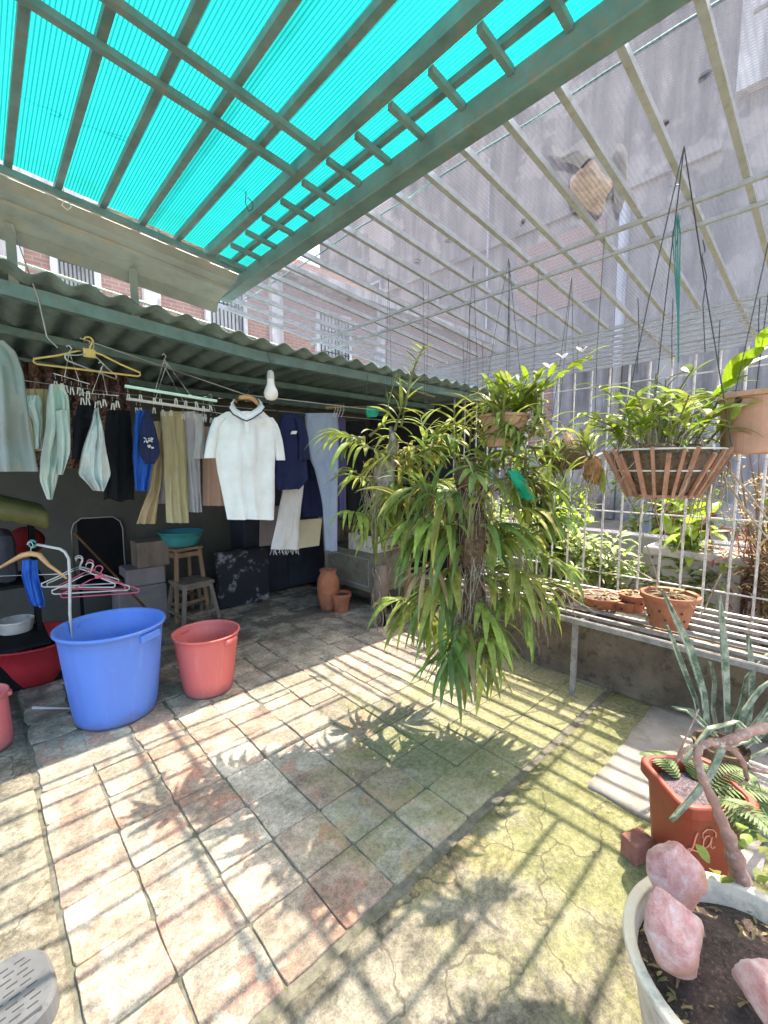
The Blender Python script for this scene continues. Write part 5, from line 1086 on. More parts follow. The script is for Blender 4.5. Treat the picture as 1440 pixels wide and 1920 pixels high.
# more orchid under it
c = pd(945, 890, 2.4); t = plant('hanging_orchid', 'yellowing orchid with broad leaves directly under the pale terracotta pot', hangtop(c), GO); lf, st, ro, dr_, wi = MB(), MB(), MB(), MB(), MB()
for k in range(12): fan(lf, st, pd(975 + RR.uniform(-45, 65), 895 + RR.uniform(-40, 70), 2.4 + RR.uniform(-.12, .12)), RGT * RR.uniform(-.6, .9) + V((0, 0, RR.uniform(-.5, .5))), 6, RR.uniform(.14, .24), .024, 1.3, 1, seed=490 + k)
for k, (u, v, a, b_) in enumerate(((930, 880, -.4, .3), (955, 885, .4, .4), (985, 880, .7, .1), (960, 905, .3, -.4), (1000, 905, .6, -.2))): fan(lf, st, pd(u, v, 2.4), RGT * a + V((0, 0, b_)), 8, .2, .034, 1.3, 1, seed=120 + k)
for k in range(9): dr_.oval(pd(985 + RR.uniform(-25, 25), 880 + RR.uniform(-10, 30), 2.35), RGT * RR.uniform(.1, 1) + V((0, 0, RR.uniform(-.8, .3))), .12, .05, .8)
roots(ro, pd(950, 880, 2.4), 30, .26, .0024, .09, .08, 18); wires(wi, hangtop(c), [pd(945, 875, 2.4)])
lf.build('foliage', MT['leaf'], t); st.build('stem', MT['cane'], t); ro.build('roots', MT['root'], t); dr_.build('dry_leaves', MT['leaf_dry'], t); wi.build('wire', MT['wire_dark'], t)
m = MB(); cloth(m, [(882, 950, 972), (900, 960, 985), (930, 980, 998), (937, 984, 996)], pd(975, 900, 2.2).y, thick=.012, folds=2, amp=.012, n=10, cols=8); tag(m.build('green_rag', MT['green_net'], org=pd(970, 885, 2.2), smooth=True), 'bright green rag tied among the leaves by the fence', 'rag')
# ---- dark fibre basket further back
c = pd(1058, 855, 2.5); t = thing('fibre_basket', 'small dark basket of dry fibre hanging left of the slatted wood basket', 'hanging basket', hangtop(c), 'pots hanging under the pergola'); m, ro, wi, lf = MB(), MB(), MB(), MB()
clump(m, c, (.125, .125, .085), seed=12); roots(ro, c + V((0, 0, -.03)), 40, .14, .0025, .1, .12, 19)
for k in range(16): lf.leaf(c + V((RR.uniform(-.08, .08), RR.uniform(-.08, .08), .06)), V((RR.uniform(-1, 1), RR.uniform(-1, 1), RR.uniform(.2, 1.2))), RR.uniform(.1, .26), .02, 1.2)
wires(wi, hangtop(c), [c + V((.1, 0, .06)), c + V((-.1, 0, .06)), c + V((0, .1, .06))]); m.build('fibre', MT['fibre'], t, smooth=True); ro.build('roots', MT['root'], t); lf.build('dry_leaves', MT['leaf_dry'], t); wi.build('wire', MT['wire_dark'], t)
c = pd(1112, 880, 2.1); t = plant('hanging_orchid', 'little orchid on an orange root ball hanging at left of the slatted wood basket', hangtop(c), GO); m, lf, st, wi, ro = MB(), MB(), MB(), MB(), MB()
clump(m, c, (.05, .05, .07), seed=15, sub=2); roots(ro, c - V((0, 0, .03)), 30, .2, .0024, .05, .1, 27); fan(lf, st, c + V((0, 0, .05)), V((-.2, .3, .7)), 9, .22, .03, 1.5, 1, seed=150); fan(lf, st, c + V((0, 0, .02)), RGT * -.4 + V((0, 0, .6)), 7, .2, .026, 1.5, 1, seed=151); lf.oval(c + V((0, -.05, -.0)), V((0, 0, -1)), .12, .05)
wires(wi, hangtop(c), [c + V((0, 0, .05))]); m.build('root_ball', M('orange_fibre', (.3, .16, .07), .95, .5, 30, .8, 100), t, smooth=True); ro.build('roots', MT['root'], t); lf.build('foliage', MT['leaf'], t); st.build('stem', MT['cane'], t); wi.build('wire', MT['wire_dark'], t)
# ---- slatted wood basket
d5 = 1.62; c = pd(1240, 930, d5); r0, r1, H = .115, .2, .165; t = thing('slatted_basket', 'round slatted wood basket overflowing with orchid canes', 'hanging basket', hangtop(c), 'pots hanging under the pergola')
n = 26
for k in range(n):
    a = 2 * PI * k / n + .05 + .03 * math.sin(k * 5); e = V((math.cos(a), math.sin(a), 0)); m = MB(); m.bar(c + e * r0, c + e * (r1 + .006 * math.sin(k * 3)) + V((0, 0, H + .012 * math.sin(k * 2.1))), .0125 + .003 * math.sin(k * 3.3), .01); m.build('slat', MT['rod'], t)
for z, rr_ in ((.004, r0 * .99), (.095, r0 + (r1 - r0) * .5), (.17, r1 * .955)):
    m = MB(); m.tube([c + V((math.cos(q * PI / 18) * rr_, math.sin(q * PI / 18) * rr_, z)) for q in range(37)], .0035 if z > .01 else .006, 6, False); m.build('hoop', MT['wire_white'] if z > .01 else MT['rod'], t)
m = MB(); m.lathe([(.001, .006), (r0 * .95, .006), (r0 + .42 * (r1 - r0), .09), (r1 * .86, .155), (r1 * .5, .19), (.001, .2)], c, 28); m.build('fibre', MT['fibre'], t, smooth=True)
lf, st, lm, ro, wi = MB(), MB(), MB(), MB(), MB()
for k in range(26):
    a = RR.uniform(0, 2 * PI); q = RR.uniform(.02, .17); b_ = c + V((math.cos(a) * q, math.sin(a) * q, .19)); o_ = V((math.cos(a), math.sin(a), 0)) * RR.uniform(.0, .26); hh = RR.uniform(.03, .24) * (1.2 - q * 3.4)
    cane((lf, lm)[k % 3 == 0], st, [b_, b_ + o_ * .4 + V((0, 0, hh * .6)), b_ + o_ + V((0, 0, hh))], 8, .1, .024, .0045, 200 + k, 1.1, 'leaf', .25)
for k in range(60):
    a = RR.uniform(0, 2 * PI); q = RR.uniform(.05, .19); (lf, lm, lf)[k % 3].leaf(c + V((math.cos(a) * q, math.sin(a) * q, .18 + RR.uniform(0, .06))), V((math.cos(a) + RR.uniform(-.6, .6), math.sin(a) + RR.uniform(-.6, .6), RR.uniform(0, 1))), RR.uniform(.07, .16), RR.uniform(.014, .024), 1.4, n=5)
cane(lm, st, [pd(1255, 850, d5), pd(1290, 790, d5), pd(1345, 735, d5), pd(1385, 695, d5 - .05), pd(1425, 655, d5 - .1)], 10, .13, .05, .007, 33, .5, start=.35)
cane(lm, st, [pd(1230, 850, d5), pd(1238, 800, d5), pd(1262, 750, d5), pd(1300, 690, d5)], 5, .11, .042, .006, 34, .8, start=.5)
cane(lm, st, [pd(1180, 860, d5), pd(1165, 830, d5), pd(1150, 800, d5)], 5, .1, .03, .005, 35, .8, 'leaf', .3)
cane(lf, st, [pd(1225, 850, d5), pd(1240, 790, d5), pd(1285, 720, d5 + .05)], 3, .1, .02, .009, 36); cane(lf, st, [pd(1200, 860, d5), pd(1225, 780, d5), pd(1230, 700, d5)], 4, .1, .02, .005, 37, .9, 'leaf'); cane(lm, st, [pd(1265, 850, d5 - .1), pd(1300, 800, d5 - .12), pd(1340, 770, d5 - .12)], 6, .11, .04, .006, 38, .9); cane(lm, st, [pd(1290, 850, d5 - .05), pd(1330, 790, d5 - .05), pd(1350, 740, d5)], 5, .11, .045, .006, 39, .7)
roots(ro, c + V((.17 * RGT.x, .17 * RGT.y, .15)), 26, .3, .003, .06, .06, 21); roots(ro, c + V((0, 0, .2)), 90, .15, .0026, .14, .14, 22); roots(ro, c, 12, .16, .0026, .1, .1, 23)
p = pd(1330, 850, d5); ro.tube([p, pd(1365, 880, d5), pd(1400, 920, d5), pd(1440, 975, d5)], [.005, .0045, .004, .003], 5); ro.tube([p, pd(1360, 900, d5), pd(1400, 960, d5), pd(1440, 1010, d5)], [.005, .004, .004, .003], 5)
top = hangtop(c); wires(wi, top, [c + V((math.cos(q) * r1, math.sin(q) * r1, H)) for q in (.5, 2.6, 4.7)], .002)
lf.build('foliage', MT['leaf'], t); lm.build('lime_leaves', MT['leaf_lime'], t); st.build('stem', MT['cane'], t); ro.build('roots', MT['root'], t); wi.build('wire', MT['wire_dark'], t)
# ---- big terracotta pot cut by the right edge
d6 = 1.5; c = pd(1432, 850, d6); ang = math.atan2(-ray(1440, 790).y, -ray(1440, 790).x)
t = hpot('hanging_pot', 'large pale terracotta pot hanging at the right edge beside the slatted basket', c, .118, .13, .205, 'terra_pale', [(ang + .22, .62), (ang - .62, .86), (ang + 1.3, .6)])
lf, st = MB(), MB()
for k in range(3):
    a = RR.uniform(0, 2 * PI); b_ = c + V((math.cos(a) * .07, math.sin(a) * .07, .2)); cane(lf, st, [b_, b_ + V((math.cos(a) * .06, math.sin(a) * .06, .1)), b_ + V((math.cos(a) * .16, math.sin(a) * .16, .2))], 6, .1, .04, .005, 240 + k, .7, start=.3)
lf.build('foliage', MT['leaf_lime'], t); st.build('stem', MT['cane'], t)
# ---- pots hanging just outside on the right whose shadows fall on the slab
for k, (x, y, z, r_, lb) in enumerate(((2.12, .62, 1.5, .1, 'small clay pot hanging out of frame behind the big terracotta pot'), (1.72, .72, 1.55, .15, 'clay pot hanging nearest the viewer on the right'), (2.46, .93, 1.5, .15, 'clay bowl hanging on the far side of the slatted basket'))):
    pass
# ---- pots on the shelf
def holes_pot(label, c, r0, r1, h, mat, n, seed, leafmat='leaf_dry', nl=30, L=.14):
    t = pot('shelf_pot', label, c, r0, r1, h, mat, True, 'pots standing on the plant shelf'); c = V(c); m = MB()
    for k in range(n):
        a = ang + PI * 2 * k / n + .2 * (k % 2); z = (.3, .55)[k % 2]; q = (r0 + (r1 - r0) * .85 * z / .82) * 1.0; p = c + V((math.cos(a) * q, math.sin(a) * q, h * z)); m.lathe([(.001, .0), (.008, .0), (.0085, .003), (.001, .004)], p, 10, rot=V((math.cos(a), math.sin(a), 0)).to_track_quat('Z', 'Y').to_matrix())
    m.build('holes', MT['soil'], t); lf = MB(); random.seed(seed)
    for k in range(nl): a = random.uniform(0, 6.3); lf.leaf(c + V((math.cos(a) * r1 * .5 * random.random(), math.sin(a) * r1 * .5 * random.random(), h * .9)), V((math.cos(a), math.sin(a), random.uniform(-.1, .9))), L * random.uniform(.5, 1.2), .02, 1.6, n=5)
    lf.build('dry_leaves', MT[leafmat], t); return t
def onshelf(u, v):
    p = pz(u, v, .512); return p
p = onshelf(1252, 1172); p.x = max(p.x, 2.9); holes_pot('larger orange pot with punched holes full of dry leaves on the shelf', (p.x, p.y, .512), .1, .15, .21, 'terra', 14, 3)
p = onshelf(1198, 1150); holes_pot('small orange pot behind the larger holed pot on the shelf', (p.x + .05, p.y + .05, .512), .06, .09, .12, 'terra', 10, 4, nl=14, L=.1)
p = onshelf(1120, 1138); t = holes_pot('shallow orange dish of leaf scraps on the shelf', (p.x + .05, p.y, .512), .1, .14, .08, 'terra', 6, 5, nl=24, L=.1)
p = onshelf(1165, 1146); holes_pot('squat orange pot standing between the dish and the holed pots', (p.x + .05, p.y, .512), .06, .085, .07, 'terra', 6, 6, nl=12, L=.08)
p = onshelf(1062, 1125); t = thing('dry_fern', 'ball of dry brown fern fronds on the left end of the shelf', 'fern', (p.x, p.y, .512)); lf = MB(); random.seed(6)
for k in range(120): a = random.uniform(0, 6.3); lf.leaf(p + V((random.uniform(-.05, .05), random.uniform(-.05, .05), .02)), V((math.cos(a), math.sin(a), random.uniform(.1, 1.6))), random.uniform(.08, .2), .01, 1.8, n=5)
lf.build('fronds', MT['leaf_dry'], t); m = MB(); clump(m, p + V((0, 0, .04)), (.08, .08, .05), seed=2, sub=2); m.build('root_ball', MT['fibre'], t, smooth=True)
# thin dangling roots under the shelf and twigs before the fence
for k, (pts, lb) in enumerate(((((1010, 1080), (1060, 1110), (1080, 1160), (1140, 1175)), 'long pale aerial root trailing along the shelf edge'), (((1205, 1000), (1228, 1070), (1236, 1100)), 'bare pale twig standing before the fence above the holed pot'), (((1100, 1010), (1160, 1050), (1230, 1090)), 'thin bare twig slanting across the fence bars'), (((1352, 1075), (1322, 1140), (1296, 1178)), 'pale twig with a red tip leaning right of the holed pot'))):
    m = MB(); m.tube([pd(u, v, 2.9 + .02 * i) for i, (u, v) in enumerate(pts)], .005, 5); tag(m.build('twig', MT['root'], org=pd(*pts[-1], 2.9)), lb, 'twig')
# ---- snake plant at right
c = pz(1345, 1418, .0); c.x = min(c.x, 2.9); t = thing('snake_plant', 'tall snake plant with grey green upright leaves before the low wall', 'plant', (c.x, c.y, 0))
D7 = 2.2; lf = MB(); lf2 = MB()
def blade(m, pts, w, D):
    P = [pd(u, v, D) for u, v in pts]; vs = []; n = len(P) - 1; fs = []
    PP = lerp_rows([tuple(p) for p in P], 12); PP = [V(p) for p in PP]; n = 12
    for i, p in enumerate(PP):
        q = i / n; ww = w * (.7 + .5 * q) * (1 if q < .6 else max(.03, 1 - ((q - .6) / .4) ** 2.2)); s = RGT * .92 + FWD * .4
        vs += [p - s * ww / 2 - FWD * .01, p + FWD * .008, p + s * ww / 2 - FWD * .01]
    for i in range(n): a = i * 3; fs += [(a, a + 1, a + 4, a + 3), (a + 1, a + 2, a + 5, a + 4)]
    m.add(vs, fs)
blade(lf, [(1325, 1370), (1318, 1300), (1292, 1215), (1240, 1105)], .055, 2.1); blade(lf, [(1312, 1360), (1302, 1310), (1275, 1240), (1250, 1172)], .035, 2.12)
blade(lf, [(1362, 1370), (1360, 1290), (1356, 1220), (1348, 1115)], .06, 2.15)
blade(lf, [(1340, 1380), (1310, 1350), (1290, 1330), (1262, 1325)], .045, 2.0); blade(lf, [(1355, 1390), (1385, 1330), (1400, 1270), (1440, 1225)], .05, 2.3); blade(lf, [(1365, 1400), (1410, 1385), (1440, 1340), (1475, 1310)], .05, 1.95); blade(lf, [(1345, 1385), (1335, 1330), (1338, 1280), (1330, 1240)], .035, 2.3); blade(lf, [(1395, 1430), (1415, 1470), (1430, 1560), (1438, 1640)], .045, 1.7); blade(lf, [(1395, 1400), (1405, 1330), (1408, 1260), (1402, 1190)], .05, 2.25); blade(lf, [(1410, 1420), (1450, 1400), (1490, 1395), (1540, 1400)], .055, 1.95); blade(lf, [(1378, 1380), (1395, 1330), (1425, 1290), (1470, 1260)], .06, 2.1); blade(lf, [(1390, 1390), (1420, 1350), (1450, 1310), (1500, 1290)], .06, 2.1); blade(lf, [(1400, 1400), (1440, 1370), (1480, 1350), (1520, 1340)], .055, 2.05)
lf.build('leaves', MT['variegated'], t, solid=.006)
gp = pd(1350, 1410, 2.12); m = MB(); m.lathe([(.001, .0), (.09, 0), (.11, .13), (.115, .14), (.115, .155), (.1, .155), (.09, .13), (.001, .12)], (gp.x, gp.y, .0), 28); m.build('pot', MT['fibre'], t)
# ---- red square pot with fern
k0 = pz(1216, 1662, 0); D8 = 1.6
z1 = .36; cr = pz(1284, 1515, z1); e1 = V((RGT.x, RGT.y, 0)); e2 = V((-e1.y, e1.x, 0)); wd = .27; o0 = V((cr.x, cr.y, 0)); t = thing('square_pot', 'red plastic square pot with a scratched signature and a fern', 'plant pot', o0 + e1 * wd / 2 + e2 * wd / 2)
def ring(inset, z, rad=.05, n=5):
    pts = []; W = wd - 2 * inset; 
    for cx, cy, a0 in ((W - rad, rad, -PI / 2), (W - rad, W - rad, 0), (rad, W - rad, PI / 2), (rad, rad, PI)):
        for k in range(n): a = a0 + PI / 2 * k / (n - 1); pts.append(o0 + e1 * (inset + cx + rad * math.cos(a)) + e2 * (inset + cy + rad * math.sin(a)) + V((0, 0, z)))
    return pts
m = MB(); levels = [(.034, .0), (.02, z1 * .6), (.013, z1 * .86), (.0, z1 * .865), (-.006, z1 * .88), (-.006, z1 * .985), (.0, z1), (.014, z1), (.02, z1 * .97), (.03, z1 * .7)]
vs = []; fs = []; rn = 20
for ins, z in levels: vs += ring(ins, z)
for i in range(len(levels) - 1):
    for k in range(rn): k2 = (k + 1) % rn; fs.append((i * rn + k, i * rn + k2, (i + 1) * rn + k2, (i + 1) * rn + k))
m.add(vs, fs); m.build('pot', MT['red_pot'], t, bevel=.002)
m = MB(); vs = ring(.032, z1 * .86); vs.append(sum(vs, V()) / len(vs) + V((0, 0, .01))); m.add(vs, [(k, (k + 1) % rn, rn) for k in range(rn)]); m.build('soil', M('purple_soil', (.16, .12, .13), .95, .6, 60, .9, 90, dirt=(.4, .32, .34)), t)
# scratched letters on the front face
def face(x, z): # x along rim 0..1, z height 0..1
    ins = .034 - .021 * z / .86; return o0 + e1 * (ins + (wd - 2 * ins) * x) + e2 * (ins - .003) + V((0, 0, z1 * z))
m = MB(); sc_ = 1
Lp = [(.60, .68), (.585, .62), (.575, .54), (.565, .47), (.548, .42), (.525, .41), (.515, .435), (.535, .45), (.57, .425), (.61, .405), (.635, .40)]
Ap = [(.735, .60), (.715, .64), (.685, .63), (.665, .57), (.665, .49), (.685, .455), (.715, .48), (.735, .54), (.742, .62), (.738, .52), (.745, .465), (.765, .455), (.785, .48)]
Cp = [(.655, .60), (.65, .68), (.69, .735), (.74, .73), (.775, .68), (.78, .62)]
for P in (Lp, Ap, Cp): m.tube([face((q[0] - .5) * 1.5 + .04, q[1] * .75 + .2) for q in P], .0022, 5)
m.build('signature', MT['scratch'], t)
lf, st = MB(), MB(); random.seed(12); cc = o0 + e1 * wd / 2 + e2 * wd / 2
def frond(m, b_, d, L, W, droop, n=16):
    d = V(d).normalized(); p = V(b_); pts = [p.copy()]
    for i in range(n):
        p = p + d * L / n; d = (d + V((0, 0, -droop / n))).normalized(); pts.append(p.copy()); s = d.cross(V((0, 0, 1))).normalized(); w_ = W * math.sin(PI * (.12 + .86 * i / n)) ** .8
        for sg in (1, -1): m.leaf(p, s * sg + d * .35 + V((0, 0, .05)), w_, .011, .35, n=3, fold=.1)
    st.tube(pts, .0016, 4)
for k in range(18):
    a = TH - R(90) + random.uniform(-1.5, 2.0); frond(lf, cc + V((math.cos(a) * .06, math.sin(a) * .06, z1 * .87)), V((math.cos(a), math.sin(a), random.uniform(.5, 1.4))), random.uniform(.14, .24), .055, random.uniform(1.4, 2.6))
for k in range(6): frond(lf, cc + e1 * .08 + V((0, 0, z1 * .87)), e1 * .7 - e2 * RR.uniform(.2, .7) + V((0, 0, .4)), .26, .06, 1.9)
lf.build('fronds', MT['fern'], t); st.build('stem', MT['cane'], t)
m = MB(); blade(m, [(1355, 1395), (1330, 1450), (1300, 1490), (1258, 1538)], .055, 1.45); blade(m, [(1420, 1390), (1380, 1352), (1330, 1365), (1280, 1430)], .03, 1.5); m.build('long_leaf', MT['variegated'], t, solid=.005)
# ---- brick stub beside the pot
p = pz(1190, 1640, 0); m = MB(); m.box(V((p.x + .085, p.y + .02, .045)), (.1, .07, .09), rz=TH - 1.2); tag(m.build('brick', M('old_brick', (.3, .13, .1), .9, .3, 14, .6, 50), org=(p.x, p.y, 0), bevel=.01), 'dark red brick standing beside the red square pot', 'brick')
for u, v, s_, lb in ():
    p = pz(u, v, 0); m = MB(); clump(m, p + V((0, 0, s_ * .25)), (s_ * 1.2, s_, s_ * .45), seed=s_ * 100); tag(m.build('stone', MT['cement'], org=p, smooth=True), lb, 'stone')
# ---- cream basin with rocks and bonsai
rimz = .37; bc = V((1.194, .052, 0)); Rb = .262
t = thing('bonsai_basin', 'cream round basin holding a bonsai with dead branch and mossy soil', 'planter', bc)
m = MB(); m.lathe([(.001, .0), (.15, .0), (.165, .01), (.21, .14), (.238, rimz * .82), (.246, rimz * .93), (Rb, rimz * .96), (Rb, rimz), (Rb - .026, rimz), (.23, rimz * .93), (.222, rimz * .7), (.001, rimz * .6)], bc, 56, fn=lambda a, z: 1 + .012 * math.sin(3 * a + 1)); m.build('basin', MT['bowl'], t, smooth=False, bevel=.004)
m = MB(); vs = []; nn = 40
for j in range(9):
    for k in range(nn): q = j / 8 * .229; a = 2 * PI * k / nn; vs.append(bc + V((q * math.cos(a), q * math.sin(a), rimz * .84 + .045 * (1 - (j / 8) ** 2) + .02 * noise.noise(V((q * math.cos(a) * 9, q * math.sin(a) * 9, 0))))))
m.add(vs, [(j * nn + k, j * nn + (k + 1) % nn, (j + 1) * nn + (k + 1) % nn, (j + 1) * nn + k) for j in range(8) for k in range(nn)]); m.build('soil', MT['soil'], t, smooth=True)
m = MB(); random.seed(31)
for k in range(260):
    a = random.uniform(0, 2 * PI); q = .215 * math.sqrt(random.random()); b_ = bc + V((q * math.cos(a), q * math.sin(a), rimz * .86 + .03 * (1 - q / .215)))
    m.leaf(b_, V((random.uniform(-1, 1), random.uniform(-1, 1), random.uniform(0, .6))), random.uniform(.01, .04), .008, 1, n=3)
o = m.build('leaf_litter', MT['leaf_dry'], t); o['kind'] = 'stuff'
m = MB()
for k in range(150): 
    a = random.uniform(2.2, 4.8); q = random.uniform(.1, .22); b_ = bc + V((q * math.cos(a), q * math.sin(a), rimz * .85)); m.leaf(b_, V((random.uniform(-1, 1), random.uniform(-1, 1), random.uniform(.4, 1))), random.uniform(.012, .03), .006, 1, n=3)
o = m.build('moss', MT['fern'], t); o['kind'] = 'stuff'
def wood(m, pts, D, rr):
    P = [pd(u, v, D + dd) for u, v, dd in pts]; Q = []; Rq = []
    for i in range(len(P) - 1):
        for s_ in range(4): Q.append(P[i].lerp(P[i + 1], s_ / 4) + J(.003)); Rq.append(rr[i] + (rr[i + 1] - rr[i]) * s_ / 4)
    Q.append(P[-1]); Rq.append(rr[-1])
    # relax the corners
    for _ in range(2): Q = [Q[0]] + [(Q[i - 1] + Q[i] * 2 + Q[i + 1]) / 4 for i in range(1, len(Q) - 1)] + [Q[-1]]
    m.tube(Q, [q * (1 + .2 * math.sin(i * 2.3)) for i, q in enumerate(Rq)], 9)
m = MB(); DB = 1.17
wood(m, [(1400, 1700, .05), (1385, 1640, .02), (1372, 1580, 0), (1350, 1530, -.02), (1322, 1470, -.03), (1305, 1425, -.02), (1310, 1398, 0), (1340, 1392, .01), (1372, 1402, .02), (1395, 1430, .02), (1402, 1462, .02)], DB, [.03, .024, .018, .013, .011, .0105, .01, .009, .008, .007, .005])
wood(m, [(1335, 1392, .01), (1375, 1386, .03), (1410, 1370, .03), (1470, 1355, .05)], DB, [.008, .014, .013, .012]); wood(m, [(1402, 1440, .02), (1440, 1450, .02), (1480, 1455, .03)], DB, [.005, .004, .002]); wood(m, [(1402, 1462, .02), (1385, 1472, .0)], DB, [.004, .002]); wood(m, [(1310, 1398, 0), (1285, 1400, .0), (1262, 1440, .0), (1310, 1330, .1)], DB, [.004, .004, .003, .002])
wood(m, [(1390, 1690, .04), (1350, 1730, .0), (1330, 1790, -.05), (1345, 1850, -.1)], DB, [.03, .02, .014, .006]); wood(m, [(1400, 1700, .05), (1430, 1750, .0), (1470, 1800, -.05)], DB, [.03, .02, .01]); wood(m, [(1400, 1690, .05), (1380, 1760, -.03), (1395, 1830, -.1), (1420, 1880, -.15)], DB, [.03, .022, .014, .006])
m.build('trunk', M('twisted_wood', (.34, .2, .15), .85, .4, 12, .6, 50, dirt=(.5, .42, .36)), t, smooth=True)
m = MB(); random.seed(17)
for u, v in ((1330, 1618), (1345, 1640), (1352, 1655), (1395, 1585), (1425, 1600), (1432, 1570), (1440, 1640), (1430, 1660), (1418, 1690), (1440, 1700), (1372, 1575), (1450, 1620), (1385, 1555)):
    m.oval(pd(u, v, DB), V((random.uniform(-1, 1), random.uniform(-.5, .5), random.uniform(-.2, .4))), .045, .028, .6)
m.build('leaves', MT['leaf'], t)
def rock(label, c, size, seed, rot):
    bm = bmesh.new(); bmesh.ops.create_icosphere(bm, subdivisions=4, radius=1); vs = []; r = random.Random(seed)
    pl = [(V((r.gauss(0, 1), r.gauss(0, 1), r.gauss(0, 1))).normalized(), r.uniform(.68, .95)) for _ in range(22)]
    for v in bm.verts:
        q = v.co.copy(); s_ = 1
        for nn_, dd in pl:
            dp = q.dot(nn_)
            if dp > dd: s_ = min(s_, dd / dp)
        q = q * s_ * (1 + .05 * noise.noise(v.co * 3 + V((seed, 0, 0))) + .018 * noise.noise(v.co * 9))
        tp = 1 - .35 * max(0, q.z); vs.append(V(c) + rot @ V((q.x * size[0] * tp, q.y * size[1] * tp, q.z * size[2])))
    m = MB(); m.add(vs, [tuple(v.index for v in f.verts) for f in bm.faces]); bm.free(); o = m.build('pink_rock', MT['rock'], org=c, smooth=True); tag(o, label, 'rock', 'pink rocks in the cream basin')
rt = Matrix.Rotation(TH - R(90), 3, 'Z') @ Matrix.Rotation(-.35, 3, 'Y')
rock('pink rock with an orange tip at the back rim of the cream basin', pd(1262, 1638, 1.1), (.078, .06, .11), 3, rt)
rock('pink rock with a slanting right edge in front of the other tall rock', pd(1262, 1742, .98), (.075, .06, .105), 5, rt)
rock('pink rock cut by the lower right corner of the picture', pd(1445, 1868, .88), (.06, .07, .085), 8, rt)
# ================================================================ WIRES AND ODDMENTS ON THE ROOF
def cordthing(label, pts, D, r=.0022, mat='wire_dark', name='hanging_wire', cat='wire', grp='loose wires hanging from the roof frames'):
    m = MB(); m.tube([pd(u, v, D + (q[0] if q else 0)) for u, v, *q in pts], r, 5); return tag(m.build(name, MT[mat], org=pd(pts[0][0], pts[0][1], D)), label, cat, grp)
cordthing('looped dark wire dangling from the third teal rafter from the left', [(205, 30), (202, 70), (212, 90), (214, 120), (200, 132), (192, 118), (205, 150), (228, 195), (232, 235), (240, 262), (252, 255), (256, 240), (236, 205)], 1.75)
cordthing('short dark wire with a loop under the teal purlins', [(450, 300), (456, 320), (462, 350), (460, 380), (466, 396), (474, 392), (474, 380), (464, 370)], 2.0)
cordthing('pale wire coil at the gutter end of the teal canopy', [(118, 352), (122, 368), (116, 385), (126, 394), (134, 388), (130, 380), (118, 374)], 2.05, .003, 'wire_white')
cordthing('dark wire hooked over the pipe above the slatted basket', [(1258, 330), (1252, 350), (1280, 345), (1284, 330), (1283, 380), (1275, 410), (1268, 460)], 1.95)
cordthing('curly dark wire hanging right of the teal cord', [(1318, 450), (1322, 470), (1316, 480), (1325, 520), (1318, 570), (1322, 660)], 1.9)
k = 0
for u, v0, v1, d, lb in ((1196, 560, 700, 2.0, 'thin wire hanging left of the teal cord'), (1262, 560, 690, 1.95, 'thin wire hanging straight beside the teal cord'), (1350, 600, 700, 1.8, 'thin wire at the right over the lime leaves'), (1085, 640, 690, 2.8, 'thin wire hanging above the white orchid flowers'), (955, 500, 640, 2.6, 'long thin wire hanging above the pale terracotta pot'), (905, 640, 790, 2.9, 'thin wire hanging left of the pale terracotta pot'), (880, 560, 760, 2.9, 'thin wire hanging over the long orchid mass'), (868, 640, 800, 3.0, 'thin wire among the shadows by the shed corner'), (690, 700, 745, 2.9, 'short thin wire above the green rag'), (1425, 560, 640, 1.5, 'thin wire at the right edge above the big pot')):
    cordthing(lb, [(u, v0), (u + 3 * math.sin(u), (v0 + v1) / 2), (u - 2, v1)], d, .0018)
m = MB()
for dx in (-.012, -.004, .004, .012): a = pd(1270, 410, 1.9); m.tube([a + V((0, 0, .02)), a + V((dx, -dx, -.06)), pd(1272, 600, 1.85) + V((dx * .5, 0, 0)), pd(1272, 680, 1.85)], .0025, 4)
tag(m.build('teal_cord', MT['wire_teal'], org=pd(1270, 410, 1.9)), 'bundle of teal cord holding up the slatted basket', 'cord')
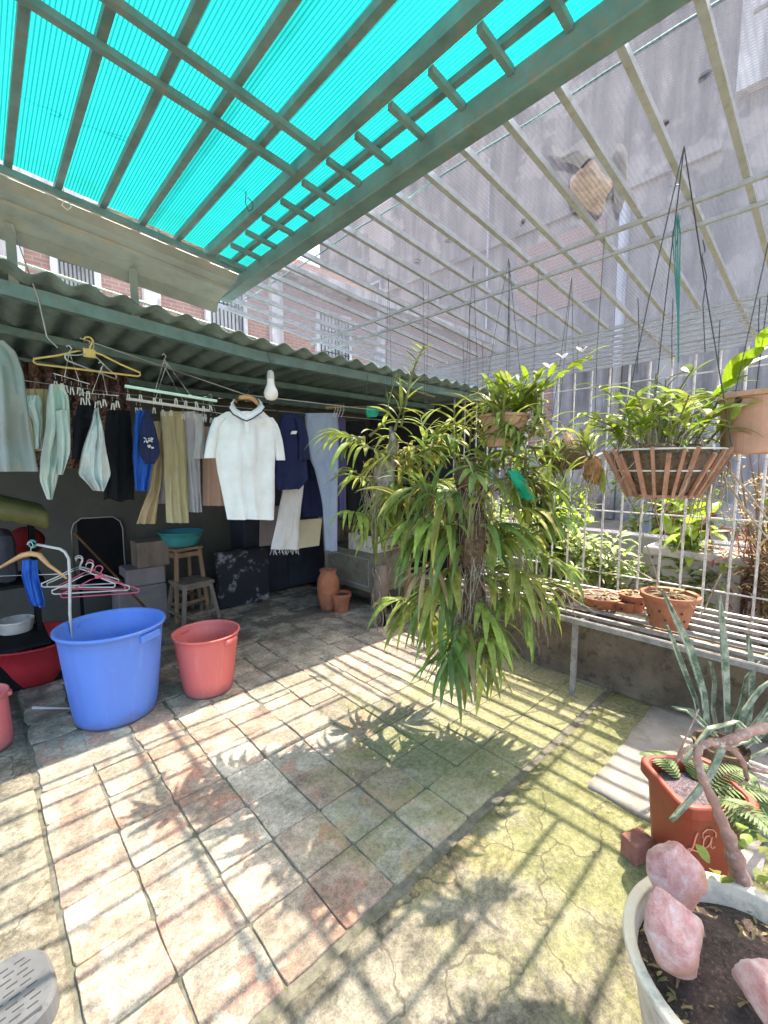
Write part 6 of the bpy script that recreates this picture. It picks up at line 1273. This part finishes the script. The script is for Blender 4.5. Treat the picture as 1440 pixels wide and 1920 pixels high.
# plastic bag and scraps lying on the net
def onroof(u, v, dz=.045):
    r = ray(u, v); t = (2.68 + .0925 * 1.35 + dz - CAMZ) / (r.z + .0925 * r.x); return CAM + r * t
def scrap(name, label, cat, uv, mat, seed, h=.05):
    P = [onroof(u, v) for u, v in uv]; c = sum(P, V()) / len(P); n = len(P); m = MB(); vs = [c + V((0, 0, h * .4))]; rings = 6
    for j in range(1, rings + 1):
        for p in P: q = c.lerp(p, j / rings); vs.append(q + V((0, 0, h * (.5 + noise.noise(q * 14 + V((seed, 0, 0)))))))
    fs = [(0, 1 + k, 1 + (k + 1) % n) for k in range(n)]
    for j in range(rings - 1): fs += [(1 + j * n + k, 1 + (j + 1) * n + k, 1 + (j + 1) * n + (k + 1) % n, 1 + j * n + (k + 1) % n) for k in range(n)]
    m.add(vs, fs); return tag(m.build(name, mat, org=c, smooth=True, subd=2), label, cat)
bag = M('white_bag', (.17, .175, .18), .5, .1, 12, trans=.3)
def blob(u, v, a, b, n=16, s=0): return [(u + a * math.cos(2 * PI * k / n) * (1 + .25 * math.sin(3 * k + s)), v + b * math.sin(2 * PI * k / n) * (1 + .25 * math.cos(2 * k + s))) for k in range(n)]
scrap('plastic_bag', 'crumpled white plastic bag lying on the shade net', 'plastic bag', blob(1075, 300, 42, 20), bag, 1, .06)
scrap('cloth_scrap', 'cream patterned cloth scrap lying on the net below the white bag', 'cloth', blob(1105, 360, 38, 50, s=1), M('patterned_scrap', (.2, .17, .14), .8, .3, 40, trans=.4), 2, .03)
scrap('plastic_sheet', 'long pale plastic sheet lying on the net at right of the cloth scrap', 'plastic sheet', [(1150, 280), (1172, 270), (1182, 320), (1172, 380), (1160, 420), (1148, 380), (1152, 330)], bag, 3, .03)
random.seed(44); lm = M('fallen_leaf', (.16, .11, .06), .8, .3)
for k, (u, v) in enumerate(((790, 490), (1310, 150), (660, 560), (980, 420), (850, 450), (1240, 240))):
    m = MB(); m.oval(onroof(u, v, .035), V((random.uniform(-1, 1), random.uniform(-1, 1), .05)), .045, .022, .4); tag(m.build('fallen_leaf', lm, org=onroof(u, v)), 'fallen brown leaf lying on the shade net', 'leaf', 'fallen leaves on the net')
